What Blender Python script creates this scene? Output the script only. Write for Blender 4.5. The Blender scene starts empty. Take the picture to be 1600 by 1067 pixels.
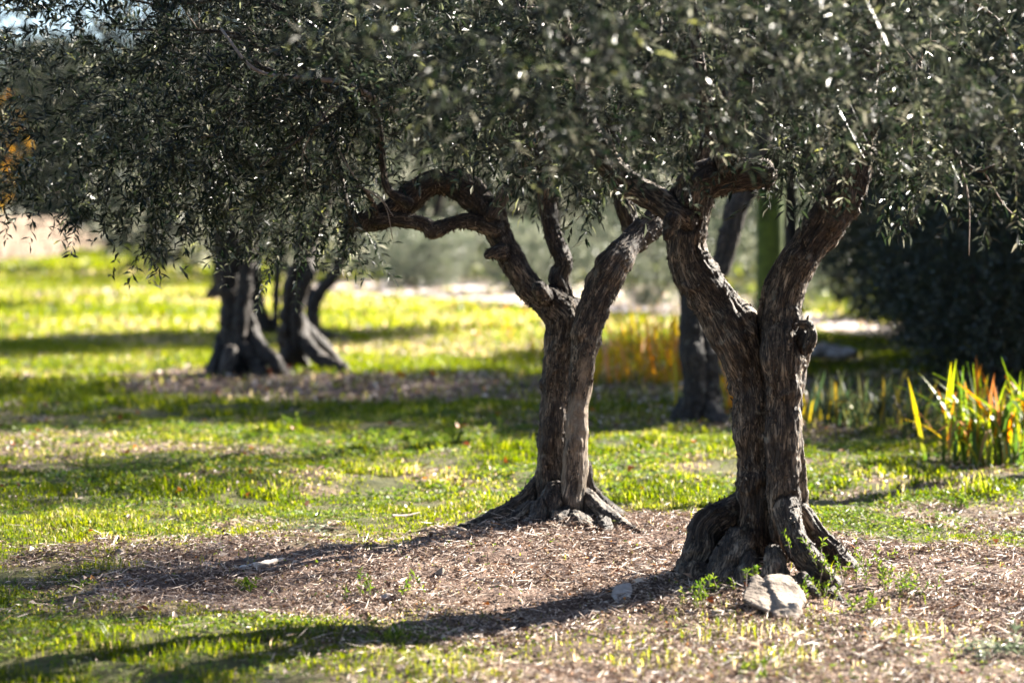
import bpy, bmesh, math, random
import numpy as np
from mathutils import Vector, Matrix, Quaternion
random.seed(7)
RNG = np.random.default_rng(11)
sc = bpy.context.scene
COL = sc.collection

# ------------------------------------------------------------------ camera
CAM_H, FPX, HOR = 1.6, 3778.0, 330.0
PITCH = math.atan((533.5 - HOR) / FPX)
cam_d = bpy.data.cameras.new('camera'); cam = bpy.data.objects.new('camera', cam_d); COL.objects.link(cam)
cam.location = (0, 0, CAM_H); cam.rotation_euler = (math.pi / 2 - PITCH, 0, 0)
cam_d.lens = 85; cam_d.sensor_width = 36; cam_d.clip_start = 0.1; cam_d.clip_end = 3000
cam_d.dof.use_dof = True; cam_d.dof.focus_distance = 10.9; cam_d.dof.aperture_fstop = 1.7
sc.camera = cam
# ------------------------------------------------------------------ world, sun, exposure
SUN_EL = math.radians(27); SUN_AZ = math.atan2(0.78, 0.63)          # from +Y towards +X
w = bpy.data.worlds.new('World'); sc.world = w; w.use_nodes = True
wn = w.node_tree.nodes; bg = wn['Background']; bg.inputs[1].default_value = 0.05
sky = wn.new('ShaderNodeTexSky'); sky.sky_type = 'NISHITA'; sky.sun_disc = False
sky.sun_elevation = SUN_EL; sky.sun_rotation = SUN_AZ; sky.air_density = 0.7; sky.dust_density = 0.6
w.node_tree.links.new(sky.outputs[0], bg.inputs[0])
sun_d = bpy.data.lights.new('sun', 'SUN'); sun = bpy.data.objects.new('sun', sun_d); COL.objects.link(sun)
sun_d.energy = 5.0; sun_d.angle = math.radians(0.53); sun_d.color = (1.0, 0.93, 0.82)
SV = Vector((math.sin(SUN_AZ) * math.cos(SUN_EL), math.cos(SUN_AZ) * math.cos(SUN_EL), math.sin(SUN_EL)))
sun.rotation_euler = (-SV).to_track_quat('-Z', 'Y').to_euler(); sun.location = (20, 20, 20)
sc.view_settings.view_transform = 'Standard'; sc.view_settings.look = 'None'
sc.view_settings.exposure = 3.05; sc.view_settings.gamma = 1.0; sc.view_settings.use_curve_mapping = False
sc.cycles.max_bounces = 8; sc.cycles.diffuse_bounces = 2; sc.cycles.transparent_max_bounces = 8
sc.cycles.transmission_bounces = 4; sc.cycles.use_denoising = True; sc.cycles.sample_clamp_indirect = 6

# ------------------------------------------------------------------ helpers
_cf = Vector((0, math.cos(PITCH), -math.sin(PITCH))); _cu = Vector((0, math.sin(PITCH), math.cos(PITCH)))
def P(px, py, d):
    """place measured in the photograph (px, py) at forward distance d -> world point"""
    v = _cf + Vector(((px - 800) / FPX, 0, 0)) + _cu * ((533.5 - py) / FPX)
    v = v * (d / v.y); return Vector((v.x, v.y, v.z + CAM_H))
def GD(py): return CAM_H * FPX / (py - HOR)                        # forward distance of flat ground at row py
def GX(px, py): d = GD(py); return ((px - 800) / FPX * d, d)

def _hash(ix, iy, iz):
    h = (ix.astype(np.int64) * 374761393 + iy.astype(np.int64) * 668265263 + iz.astype(np.int64) * 2147483647) & 0xffffffff
    h = ((h ^ (h >> 13)) * 1274126177) & 0xffffffff
    h = ((h ^ (h >> 16)) * 2246822519) & 0xffffffff
    return ((h ^ (h >> 15)) & 0xffffff) / float(0xffffff)
def vnoise(p):
    f = np.floor(p); t = p - f; t = t * t * (3 - 2 * t); i = f.astype(np.int64); r = 0
    for dx in (0, 1):
        wx = t[:, 0] if dx else 1 - t[:, 0]
        for dy in (0, 1):
            wy = t[:, 1] if dy else 1 - t[:, 1]
            for dz in (0, 1):
                wz = t[:, 2] if dz else 1 - t[:, 2]
                r = r + wx * wy * wz * _hash(i[:, 0] + dx, i[:, 1] + dy, i[:, 2] + dz)
    return r
def fbm(p, o=4, g=0.5):
    a, s, n = 1.0, 0, 0
    for k in range(o):
        s = s + a * vnoise(p * (2.03 ** k) + 17.3 * k); n += a; a *= g
    return s / n
def ridged(p, o=3):
    a, s, n = 1.0, 0, 0
    for k in range(o):
        s = s + a * (1 - np.abs(2 * vnoise(p * (2.07 ** k) + 9.1 * k) - 1)); n += a; a *= 0.5
    return s / n
def unit(a): return a / (np.linalg.norm(a, axis=-1, keepdims=True) + 1e-9)
def sstep(a, b, x):
    t = np.clip((x - a) / (b - a), 0, 1); return t * t * (3 - 2 * t)

def npmesh(name, verts, faces, mat=None, attrs=None, smooth=False):
    """faces: (n,3) or (n,4) int array"""
    me = bpy.data.meshes.new(name); verts = np.ascontiguousarray(verts, dtype=np.float32); faces = np.ascontiguousarray(faces, dtype=np.int32)
    n, k = faces.shape
    me.vertices.add(len(verts)); me.vertices.foreach_set('co', verts.ravel())
    me.loops.add(n * k); me.loops.foreach_set('vertex_index', faces.ravel())
    me.polygons.add(n); me.polygons.foreach_set('loop_start', np.arange(n, dtype=np.int32) * k)
    me.polygons.foreach_set('use_smooth', np.full(n, smooth))
    for an, av in (attrs or {}).items():
        av = np.ascontiguousarray(av, dtype=np.float32)
        if av.ndim == 1: me.attributes.new(an, 'FLOAT', 'POINT').data.foreach_set('value', av)
        else: me.attributes.new(an, 'FLOAT_VECTOR', 'POINT').data.foreach_set('vector', av.ravel())
    me.update(calc_edges=True)
    if mat: me.materials.append(mat)
    return me
def link(name, me, parent=None, loc=None, kind=None, label=None, cat=None, group=None):
    o = bpy.data.objects.new(name, me); COL.objects.link(o)
    if parent is not None:
        o.parent = parent
        if loc is None: o.location = -parent.location            # mesh data in world space, empties unrotated
    if loc is not None: o.location = loc
    if kind: o['kind'] = kind
    if label: o['label'] = label
    if cat: o['category'] = cat
    if group: o['group'] = group
    return o
def thing(name, loc, label, cat, group=None):
    return link(name, None, None, Vector(loc), None, label, cat, group)

# ------------------------------------------------------------------ materials
def newmat(name):
    m = bpy.data.materials.new(name); m.use_nodes = True; nt = m.node_tree; nt.nodes.clear()
    return m, nt, nt.nodes, nt.links
def ramp(nodes, stops):
    r = nodes.new('ShaderNodeValToRGB'); e = r.color_ramp.elements
    while len(e) < len(stops): e.new(0.5)
    for k, (p, c) in enumerate(stops): e[k].position = p; e[k].color = (*c, 1)
    return r
def attr(nodes, name):
    a = nodes.new('ShaderNodeAttribute'); a.attribute_name = name; return a
def mathn(nodes, links, op, a, b=None, clamp=False):
    n = nodes.new('ShaderNodeMath'); n.operation = op; n.use_clamp = clamp
    for k, v in enumerate((a, b)):
        if v is None: continue
        if isinstance(v, (int, float)): n.inputs[k].default_value = v
        else: links.new(v, n.inputs[k])
    return n.outputs[0]
def mixc(nodes, links, fac, a, b, mode='MIX'):
    n = nodes.new('ShaderNodeMix'); n.data_type = 'RGBA'; n.blend_type = mode
    for s, v in ((0, fac), (6, a), (7, b)):
        if hasattr(v, 'is_linked'): links.new(v, n.inputs[s])
        elif s == 0: n.inputs[0].default_value = v
        else: n.inputs[s].default_value = (*v, 1)
    return n.outputs[2]
def noise_tex(nodes, links, vec, scale, detail=4, rough=0.55, dist=0.0):
    n = nodes.new('ShaderNodeTexNoise'); n.inputs['Scale'].default_value = scale; n.inputs['Detail'].default_value = detail
    n.inputs['Roughness'].default_value = rough; n.inputs['Distortion'].default_value = dist
    if vec is not None: links.new(vec, n.inputs['Vector'])
    return n.outputs['Fac']

def leaf_mat(name, stops, under=None, transl=0.35, rough=0.4, spec=0.5, tcol=None, tip=None):
    m, nt, N, L = newmat(name)
    r = ramp(N, stops); L.new(attr(N, 'tint').outputs['Fac'], r.inputs[0]); c = r.outputs[0]
    if tip:                                                        # colour change towards the leaf's tip
        t = attr(N, 'along').outputs['Fac']; oi = N.new('ShaderNodeObjectInfo').outputs['Random']
        r2 = ramp(N, tip); L.new(oi, r2.inputs[0])
        f = mathn(N, L, 'MULTIPLY', mathn(N, L, 'SUBTRACT', mathn(N, L, 'ADD', t, mathn(N, L, 'MULTIPLY', oi, 0.7)), 0.55), 2.2, True)
        c = mixc(N, L, f, c, r2.outputs[0])
    if under:
        if isinstance(under, list):
            ru = ramp(N, under); L.new(attr(N, 'tint').outputs['Fac'], ru.inputs[0]); under = ru.outputs[0]
        g = N.new('ShaderNodeNewGeometry'); c = mixc(N, L, g.outputs['Backfacing'], c, under)
    b = N.new('ShaderNodeBsdfPrincipled'); L.new(c, b.inputs['Base Color'])
    b.inputs['Roughness'].default_value = rough; b.inputs['Specular IOR Level'].default_value = spec
    t = N.new('ShaderNodeBsdfTranslucent')
    if tcol: t.inputs[0].default_value = (*tcol, 1)
    else:
        hs = N.new('ShaderNodeHueSaturation'); hs.inputs['Saturation'].default_value = 1.15; hs.inputs['Value'].default_value = 1.5
        L.new(c, hs.inputs['Color']); L.new(hs.outputs[0], t.inputs[0])
    mx = N.new('ShaderNodeMixShader'); mx.inputs[0].default_value = transl
    L.new(b.outputs[0], mx.inputs[1]); L.new(t.outputs[0], mx.inputs[2])
    o = N.new('ShaderNodeOutputMaterial'); L.new(mx.outputs[0], o.inputs[0]); return m

M_OLIVE = leaf_mat('olive_leaf', [(0, (.004, .007, .005)), (.6, (.010, .016, .008)), (.74, (.03, .038, .018)), (.88, (.14, .15, .09)), (1, (.26, .26, .08))], under=[(0, (.007, .009, .008)), (.6, (.018, .021, .016)), (.74, (.05, .055, .04)), (.88, (.15, .14, .11)), (1, (.28, .28, .23))], transl=.4, rough=.36, spec=.28)  # palest tints stand for sunlit leaves, painted into the leaf colour
M_FAR = leaf_mat('silver_glint_leaf', [(0, (.012, .018, .010)), (.55, (.035, .042, .024)), (.7, (.18, .19, .12)), (1, (.7, .66, .52))], under=[(0, (.02, .026, .018)), (.55, (.05, .055, .04)), (.7, (.2, .2, .15)), (1, (.7, .68, .56))], transl=.5, rough=.36, spec=.6)  # brightest tints paint sun glints into the silvery leaf colour
M_DARK = leaf_mat('evergreen_leaf', [(0, (.010, .016, .008)), (.7, (.02, .03, .014)), (1, (.06, .06, .02))], transl=.12, rough=.3, spec=.6)
M_GREY = leaf_mat('grey_shrub_leaf', [(0, (.03, .042, .028)), (.6, (.085, .1, .065)), (1, (.34, .34, .25))], transl=.42, rough=.4, spec=.7)
M_YELLOW = leaf_mat('autumn_leaf', [(0, (.2, .16, .02)), (.5, (.5, .3, .02)), (1, (.65, .25, .02))], transl=.5, rough=.5)
M_GRASS = leaf_mat('grass_blade', [(0, (.020, .036, .006)), (.35, (.07, .094, .010)), (.66, (.18, .19, .020)), (.87, (.35, .28, .14)), (1, (.46, .36, .24))], transl=.62, rough=.45, spec=.2)
M_WEED = leaf_mat('weed_leaf', [(0, (.04, .08, .015)), (.6, (.1, .14, .025)), (1, (.2, .22, .05))], transl=.42, rough=.5, spec=.1)
M_LITTER = leaf_mat('dry_leaf', [(0, (.025, .014, .010)), (.35, (.10, .06, .042)), (.62, (.33, .235, .175)), (.95, (.7, .58, .48)), (1, (.6, .24, .05))], transl=.15, rough=.55, spec=.35)
M_AUTUMN = leaf_mat('fallen_leaf', [(0, (.05, .018, .01)), (.6, (.14, .045, .02)), (1, (.4, .14, .02))], transl=.25, rough=.6)
IRIS_STOPS = [(0, (.03, .065, .02)), (.5, (.08, .13, .025)), (1, (.22, .22, .03))]
M_IRIS = leaf_mat('iris_leaf', IRIS_STOPS, transl=.5, rough=.45, spec=.4, tip=[(0, (.07, .12, .02)), (.58, (.18, .22, .03)), (.72, (.40, .32, .05)), (.86, (.42, .16, .03)), (.92, (.22, .09, .04)), (1, (.3, .22, .13))])
M_IRIS_SHADE = leaf_mat('shaded_iris_leaf', [(0, (.015, .032, .016)), (.6, (.035, .06, .028)), (1, (.08, .08, .03))], transl=.35, rough=.45, spec=.3, tip=[(0, (.02, .045, .02)), (.8, (.06, .06, .025)), (.9, (.4, .3, .04)), (1, (.12, .06, .04))])  # darker copy of the iris leaf, shade painted into its greens
M_IRISY = leaf_mat('autumn_iris_leaf', [(0, (.16, .18, .02)), (.5, (.5, .36, .04)), (1, (.6, .24, .03))], transl=.55, rough=.45, spec=.4, tip=[(0, (.4, .34, .04)), (.45, (.65, .42, .03)), (.75, (.6, .2, .02)), (1, (.5, .36, .24))])

def bark_mat(name, dark, mid, light, scale=1.0, bump=1.0):
    m, nt, N, L = newmat(name)
    co = attr(N, 'bark_co').outputs['Vector']
    mp = N.new('ShaderNodeMapping'); mp.inputs['Scale'].default_value = (1, 1, .22); L.new(co, mp.inputs[0]); v = mp.outputs[0]
    mp.inputs['Scale'].default_value = (1, 1, .13)
    mq = N.new('ShaderNodeMapping'); mq.inputs['Scale'].default_value = (1, 1, .4); L.new(co, mq.inputs[0])
    n1 = noise_tex(N, L, v, 60 * scale, 8, .68, 1.2); n2 = noise_tex(N, L, mq.outputs[0], 11 * scale, 5, .62, 1.0); n3 = noise_tex(N, L, co, 130 * scale, 4, .65)
    n4 = noise_tex(N, L, v, 95 * scale, 3, .55, .8)
    rg = mathn(N, L, 'ABSOLUTE', mathn(N, L, 'SUBTRACT', n4, .5)); crack = mathn(N, L, 'MULTIPLY', rg, 11.0, True)
    r = ramp(N, [(.36, dark), (.5, mid), (.62, light)]); L.new(mathn(N, L, 'ADD', mathn(N, L, 'MULTIPLY', n1, .5), mathn(N, L, 'MULTIPLY', n2, .5)), r.inputs[0])
    c = mixc(N, L, crack, tuple(x * .45 for x in dark), r.outputs[0])
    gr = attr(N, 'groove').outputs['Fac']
    c = mixc(N, L, mathn(N, L, 'MULTIPLY', gr, .8, True), c, tuple(x * .5 for x in dark))      # shade of the gaps between strands painted into the bark colour
    pale = attr(N, 'pale').outputs['Fac']
    pr = ramp(N, [(.32, tuple(x * .3 for x in light)), (.62, tuple(x * .95 for x in light))]); L.new(mathn(N, L, 'ADD', mathn(N, L, 'MULTIPLY', n3, .5), mathn(N, L, 'MULTIPLY', n1, .5)), pr.inputs[0])
    c = mixc(N, L, pale, c, pr.outputs[0])
    lich = ramp(N, [(.60, (0, 0, 0)), (.68, (1, 1, 1))]); L.new(noise_tex(N, L, co, 14, 5, .65), lich.inputs[0])
    c = mixc(N, L, mathn(N, L, 'MULTIPLY', lich.outputs[0], .35), c, (.30, .29, .23))
    b = N.new('ShaderNodeBsdfPrincipled'); L.new(c, b.inputs['Base Color']); b.inputs['Roughness'].default_value = .72; b.inputs['Specular IOR Level'].default_value = .35
    h = mathn(N, L, 'ADD', mathn(N, L, 'MULTIPLY', n1, 1.0), mathn(N, L, 'MULTIPLY', crack, .4))
    h = mathn(N, L, 'MULTIPLY', h, mathn(N, L, 'SUBTRACT', 1.0, mathn(N, L, 'MULTIPLY', pale, .75)))
    h = mathn(N, L, 'ADD', h, mathn(N, L, 'MULTIPLY', n3, .3))
    bp = N.new('ShaderNodeBump'); bp.inputs['Strength'].default_value = .9 * bump; bp.inputs['Distance'].default_value = .012
    L.new(h, bp.inputs['Height']); L.new(bp.outputs[0], b.inputs['Normal'])
    o = N.new('ShaderNodeOutputMaterial'); L.new(b.outputs[0], o.inputs[0]); return m
M_BARK = bark_mat('olive_bark', (.012, .008, .0055), (.072, .049, .033), (.36, .27, .185))
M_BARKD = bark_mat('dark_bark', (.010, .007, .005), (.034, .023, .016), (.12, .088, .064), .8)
def plain(name, a, b_, scale, rough=.8, bump=.4, dist=.01, stretch=(1, 1, 1), spec=.3):
    m, nt, N, L = newmat(name); tc = N.new('ShaderNodeTexCoord'); mp = N.new('ShaderNodeMapping'); mp.inputs['Scale'].default_value = stretch
    L.new(tc.outputs['Object'], mp.inputs[0]); n = noise_tex(N, L, mp.outputs[0], scale, 7, .65)
    r = ramp(N, [(.35, a), (.65, b_)]); L.new(n, r.inputs[0]); b = N.new('ShaderNodeBsdfPrincipled')
    L.new(r.outputs[0], b.inputs['Base Color']); b.inputs['Roughness'].default_value = rough; b.inputs['Specular IOR Level'].default_value = spec
    bp = N.new('ShaderNodeBump'); bp.inputs['Strength'].default_value = bump; bp.inputs['Distance'].default_value = dist
    L.new(n, bp.inputs['Height']); L.new(bp.outputs[0], b.inputs['Normal'])
    o = N.new('ShaderNodeOutputMaterial'); L.new(b.outputs[0], o.inputs[0]); return m
M_TWIG = plain('twig_bark', (.12, .085, .065), (.27, .21, .17), 30, .7, .3, .003)
M_ROCK = plain('limestone', (.085, .06, .045), (.34, .28, .22), 5, .9, 1.0, .03)
M_ROCKW = plain('white_limestone', (.22, .18, .16), (.42, .37, .33), 14, .9, .6, .01)
M_WALL = plain('wall_stone', (.10, .07, .05), (.23, .17, .12), 2.5, .9, .6, .03)
M_WALLG = plain('wall_core', (.05, .04, .035), (.1, .08, .07), 4)
M_WOOD = plain('weathered_wood', (.3, .26, .23), (.5, .45, .4), 25, .8, .4, .004, (1, 1, 1))
M_MOSS = plain('moss_bark', (.02, .035, .006), (.08, .115, .015), 12, .9, .6, .02)
M_PATH = plain('path_gravel', (.36, .29, .26), (.62, .53, .49), 40, .95, .5, .01)

# ------------------------------------------------------------------ ground shape and cover
TB = (1.05, 10.25); TA = (.24, 12.05)
def bump_at(x, y, c, rx, ry, h): return h * np.exp(-(((x - c[0]) / rx) ** 2 + ((y - c[1]) / ry) ** 2))
def gh(x, y):
    x = np.asarray(x, float); y = np.asarray(y, float)
    p = np.stack([x * .9, y * .9, np.zeros_like(x)], -1).reshape(-1, 3)
    near = 1 - sstep(18, 40, y)
    z = ((fbm(p, 2) - .5) * .10).reshape(x.shape) * near
    z = z + ((fbm(p * 4, 2) - .5) * .06 + (fbm(p * 13, 2) - .5) * .03).reshape(x.shape) * near
    z = z + bump_at(x, y, TB, .46, .42, .11) + bump_at(x, y, TA, .52, .44, .10)
    return z
def _n2(x, y, s, off, o=3): return fbm(np.stack([x * s + off, y * s - off, np.full_like(x, off)], -1), o)
# gravel path crossing behind the trees
pts = [(-3.6, 58, .5), (-2.0, 54, 2.2), (-.6, 50, 4.2), (1.8, 43, 2.6), (3.6, 36.5, 1.1), (6.2, 30, 1.1), (9.5, 26, 1.1), (14, 22, 1.2), (24, 15, 1.4)]
def catmull(p, n):
    p = np.array(p, float); q = np.vstack([2 * p[0] - p[1], p, 2 * p[-1] - p[-2]]); out = []
    for i in range(1, len(q) - 2):
        t = np.linspace(0, 1, n, endpoint=False)[:, None]
        out.append(.5 * (2 * q[i] + (q[i + 1] - q[i - 1]) * t + (2 * q[i - 1] - 5 * q[i] + 4 * q[i + 1] - q[i + 2]) * t ** 2 + (3 * q[i] - q[i - 1] - 3 * q[i + 1] + q[i + 2]) * t ** 3))
    out.append(p[-1:]); return np.vstack(out)
cp = catmull(pts, 14)
def pathmask(x, y):
    m = np.zeros(len(x)); far = np.where((y > 20) & (y < 75) & (np.abs(x) < 26))[0]
    for a in range(0, len(far), 20000):
        k = far[a:a + 20000]; d = np.hypot(x[k][:, None] - cp[None, :, 0], y[k][:, None] - cp[None, :, 1]) - cp[None, :, 2]
        m[k] = sstep(.35, -.1, d.min(1))
    return m
def litter(x, y):
    """1 where dry leaves and bare soil cover the ground, 0 where grass grows"""
    nz = (_n2(x, y, 1.6, 3.3) - .5) + .6 * (_n2(x, y, 6., 8.1) - .5)
    top = 12.1 + .25 * np.sin(x * 1.7) - .9 * sstep(.9, 2.3, x) + .12 * x - .5 * sstep(-.8, -2.2, x)
    a = sstep(top + .35, top - .25, y + nz * 1.1)                  # upper edge of the litter
    left = sstep(-2.25, -1.5, x + nz * 1.0 - .10 * (y - 11))
    low = 1 - (1 - .84 * sstep(-1.2, .4, x)) * sstep(9.9, 9.1, y + nz * 1.2 + .12 * x) * 1.0
    m = a * left * np.clip(low, 0, 1)
    for (cx, cy, rx, ry, k) in ((-1.5, 22.0, 2.1, 1.9, 1), (-3.0, 23.6, .9, 1.2, 1), (-1.0, 28.6, 2.2, 2.2, .8), (1.5, 18.2, 1.0, .8, .7), (-4.0, 16.3, 2.3, .7, .75), (-4.2, 30, 1.6, 1.2, .7),
                                (3.2, 13.2, .9, .35, .5), (-4.5, 43, 2.5, 1.6, .8), (-9, 46, 4, 2, .8), (-12, 60, 6, 3, .6), (4, 21.5, 4.5, 2.6, .85), (1.6, 23.8, 1.2, 1.4, .8)):
        q = ((x - cx) / rx) ** 2 + ((y - cy) / ry) ** 2
        m = np.maximum(m, k * sstep(1.25, .6, q + nz * 1.6))
    patch = sstep(.51, .66, _n2(x, y, .9, 21.7) * .6 + _n2(x, y, 4.2, 2.2) * .4)
    return np.clip(np.maximum(np.maximum(m, patch * .75), pathmask(x, y)), 0, 1)

def axis(lo, hi, step, far, g=1.13):
    a = list(np.arange(lo, hi + 1e-6, step)); s = step
    while a[-1] < far[1]: s *= g; a.append(a[-1] + s)
    s = step; b = [lo]
    while b[-1] > far[0]: s *= g; b.append(b[-1] - s)
    return np.array(b[:0:-1] + a)
gx = axis(-3.2, 3.2, .055, (-600, 600)); gy = axis(7.4, 19, .055, (-150, 1500), 1.07)
X, Y = np.meshgrid(gx, gy); xf, yf = X.ravel(), Y.ravel(); Z = gh(xf, yf)
nx, ny = len(gx), len(gy); ii = (np.arange(ny - 1)[:, None] * nx + np.arange(nx - 1)[None]).ravel()
gf = np.stack([ii, ii + 1, ii + nx + 1, ii + nx], -1)
m, nt, N, L = newmat('ground_soil')
tc = N.new('ShaderNodeTexCoord').outputs['Object']
lit = attr(N, 'litter').outputs['Fac']
n_a = noise_tex(N, L, tc, 14, 8, .7); n_b = noise_tex(N, L, tc, 2.2, 5, .6); n_c = noise_tex(N, L, tc, 60, 4, .7)
soil = ramp(N, [(.35, (.035, .02, .015)), (.5, (.12, .075, .055)), (.68, (.3, .21, .16))]); L.new(mathn(N, L, 'ADD', mathn(N, L, 'MULTIPLY', n_c, .6), mathn(N, L, 'MULTIPLY', n_a, .4)), soil.inputs[0])
grs = ramp(N, [(.3, (.02, .025, .01)), (.5, (.07, .07, .02)), (.7, (.17, .13, .07))]); L.new(mathn(N, L, 'ADD', mathn(N, L, 'MULTIPLY', n_a, .5), mathn(N, L, 'MULTIPLY', n_b, .5)), grs.inputs[0])
c = mixc(N, L, lit, grs.outputs[0], soil.outputs[0])
b = N.new('ShaderNodeBsdfPrincipled'); L.new(c, b.inputs['Base Color']); b.inputs['Roughness'].default_value = .95; b.inputs['Specular IOR Level'].default_value = .2
bp = N.new('ShaderNodeBump'); bp.inputs['Strength'].default_value = .9; bp.inputs['Distance'].default_value = .02
L.new(mathn(N, L, 'ADD', n_c, n_a), bp.inputs['Height']); L.new(bp.outputs[0], b.inputs['Normal'])
o = N.new('ShaderNodeOutputMaterial'); L.new(b.outputs[0], o.inputs[0]); M_GROUND = m
link('ground', npmesh('ground', np.stack([xf, yf, Z], -1), gf, M_GROUND, {'litter': litter(xf, yf)}, True), kind='structure')

tg = np.gradient(cp[:, :2], axis=0); tg /= np.linalg.norm(tg, axis=1)[:, None]; nr = np.stack([-tg[:, 1], tg[:, 0]], -1)
vs = []
for k in (-1, -.5, 0, .5, 1):
    q = cp[:, :2] + nr * (cp[:, 2:3] * k) * (1 + .12 * np.sin(np.arange(len(cp)) * 1.7 + k))[:, None]
    vs.append(np.column_stack([q, gh(q[:, 0], q[:, 1]) + .012 + .02 * (1 - abs(k))]))
n = len(cp); vv = np.vstack(vs); fc = [(k * n + i, k * n + i + 1, (k + 1) * n + i + 1, (k + 1) * n + i) for k in range(4) for i in range(n - 1)]
link('gravel_path', npmesh('gravel_path', vv, np.array(fc), M_PATH, smooth=True), kind='structure')

# ------------------------------------------------------------------ tubes, trunks
def frames(c):
    t = np.gradient(c, axis=0); t /= np.linalg.norm(t, axis=1)[:, None] + 1e-9
    u = np.zeros_like(t); a = np.array([1., 0, 0]) if abs(t[0, 0]) < .9 else np.array([0, 1., 0])
    a = a - t[0] * a.dot(t[0]); u[0] = a / np.linalg.norm(a)
    for i in range(1, len(t)):
        a = u[i - 1] - t[i] * u[i - 1].dot(t[i]); u[i] = a / (np.linalg.norm(a) + 1e-9)
    return t, u, np.cross(t, u)
def tube(c, r, seg=12, caps=True):
    """closed tube along points c with radii r -> verts, tri faces"""
    if caps:
        t0 = c[0] - c[1]; t0 /= np.linalg.norm(t0); t1 = c[-1] - c[-2]; t1 /= np.linalg.norm(t1)
        c = np.vstack([c[0] + t0 * r[0] * .75, c[0] + t0 * r[0] * .45, c, c[-1] + t1 * r[-1] * .45, c[-1] + t1 * r[-1] * .75])
        r = np.concatenate([[r[0] * .3, r[0] * .8], r, [r[-1] * .8, r[-1] * .3]])
    t, u, v = frames(c); a = np.arange(seg) / seg * 2 * math.pi
    ring = c[:, None] + r[:, None, None] * (u[:, None] * np.cos(a)[None, :, None] + v[:, None] * np.sin(a)[None, :, None])
    V = ring.reshape(-1, 3); n = len(c); F = []
    i = np.arange(n - 1)[:, None] * seg; j = np.arange(seg)[None]; k = (j + 1) % seg
    A, B, C, D = (i + j).ravel(), (i + k).ravel(), (i + seg + k).ravel(), (i + seg + j).ravel()
    F = np.vstack([np.stack([A, B, C], -1), np.stack([A, C, D], -1)])
    V = np.vstack([V, c[:1], c[-1:]]); e0, e1 = len(V) - 2, len(V) - 1; j = np.arange(seg); k = (j + 1) % seg
    F = np.vstack([F, np.stack([np.full(seg, e0), k, j], -1), np.stack([np.full(seg, e1), (n - 1) * seg + j, (n - 1) * seg + k], -1)])
    return V, F
def joinvf(parts):
    V, F, o = [], [], 0
    for v, f in parts: V.append(v); F.append(f + o); o += len(v)
    return np.vstack(V), np.vstack(F)
def strand_world(s, d0):
    out = []; d = d0
    for q in s:
        if len(q) > 3: d = q[3]
        p = P(q[0], q[1], d); out.append((p.x, p.y, p.z, q[2] / FPX * d))
    return np.array(out)
def remesh(V, F, voxel, smooth_it, name='tmp'):
    me = npmesh(name, V, F); ob = bpy.data.objects.new(name, me); COL.objects.link(ob)
    md = ob.modifiers.new('r', 'REMESH'); md.mode = 'VOXEL'; md.voxel_size = voxel
    if smooth_it:
        ms = ob.modifiers.new('s', 'SMOOTH'); ms.factor = .5; ms.iterations = smooth_it
    dg = bpy.context.evaluated_depsgraph_get(); ev = ob.evaluated_get(dg); m2 = ev.to_mesh()
    n = len(m2.vertices); co = np.empty(n * 3, np.float32); m2.vertices.foreach_get('co', co); nr = np.empty(n * 3, np.float32); m2.vertices.foreach_get('normal', nr)
    nf = len(m2.polygons); lt = np.empty(nf, np.int32); m2.polygons.foreach_get('loop_total', lt); li = np.empty(len(m2.loops), np.int32); m2.loops.foreach_get('vertex_index', li)
    if (lt == 4).all(): fc = li.reshape(-1, 4)
    else:
        st = np.concatenate([[0], np.cumsum(lt)[:-1]]); fc = np.array([[li[s], li[s + 1], li[s + 2], li[s + 3] if l > 3 else li[s + 2]] for s, l in zip(st, lt) if l >= 4])
    ev.to_mesh_clear(); bpy.data.objects.remove(ob); bpy.data.meshes.remove(me)
    return co.reshape(-1, 3).astype(float), nr.reshape(-1, 3).astype(float), fc
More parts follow.
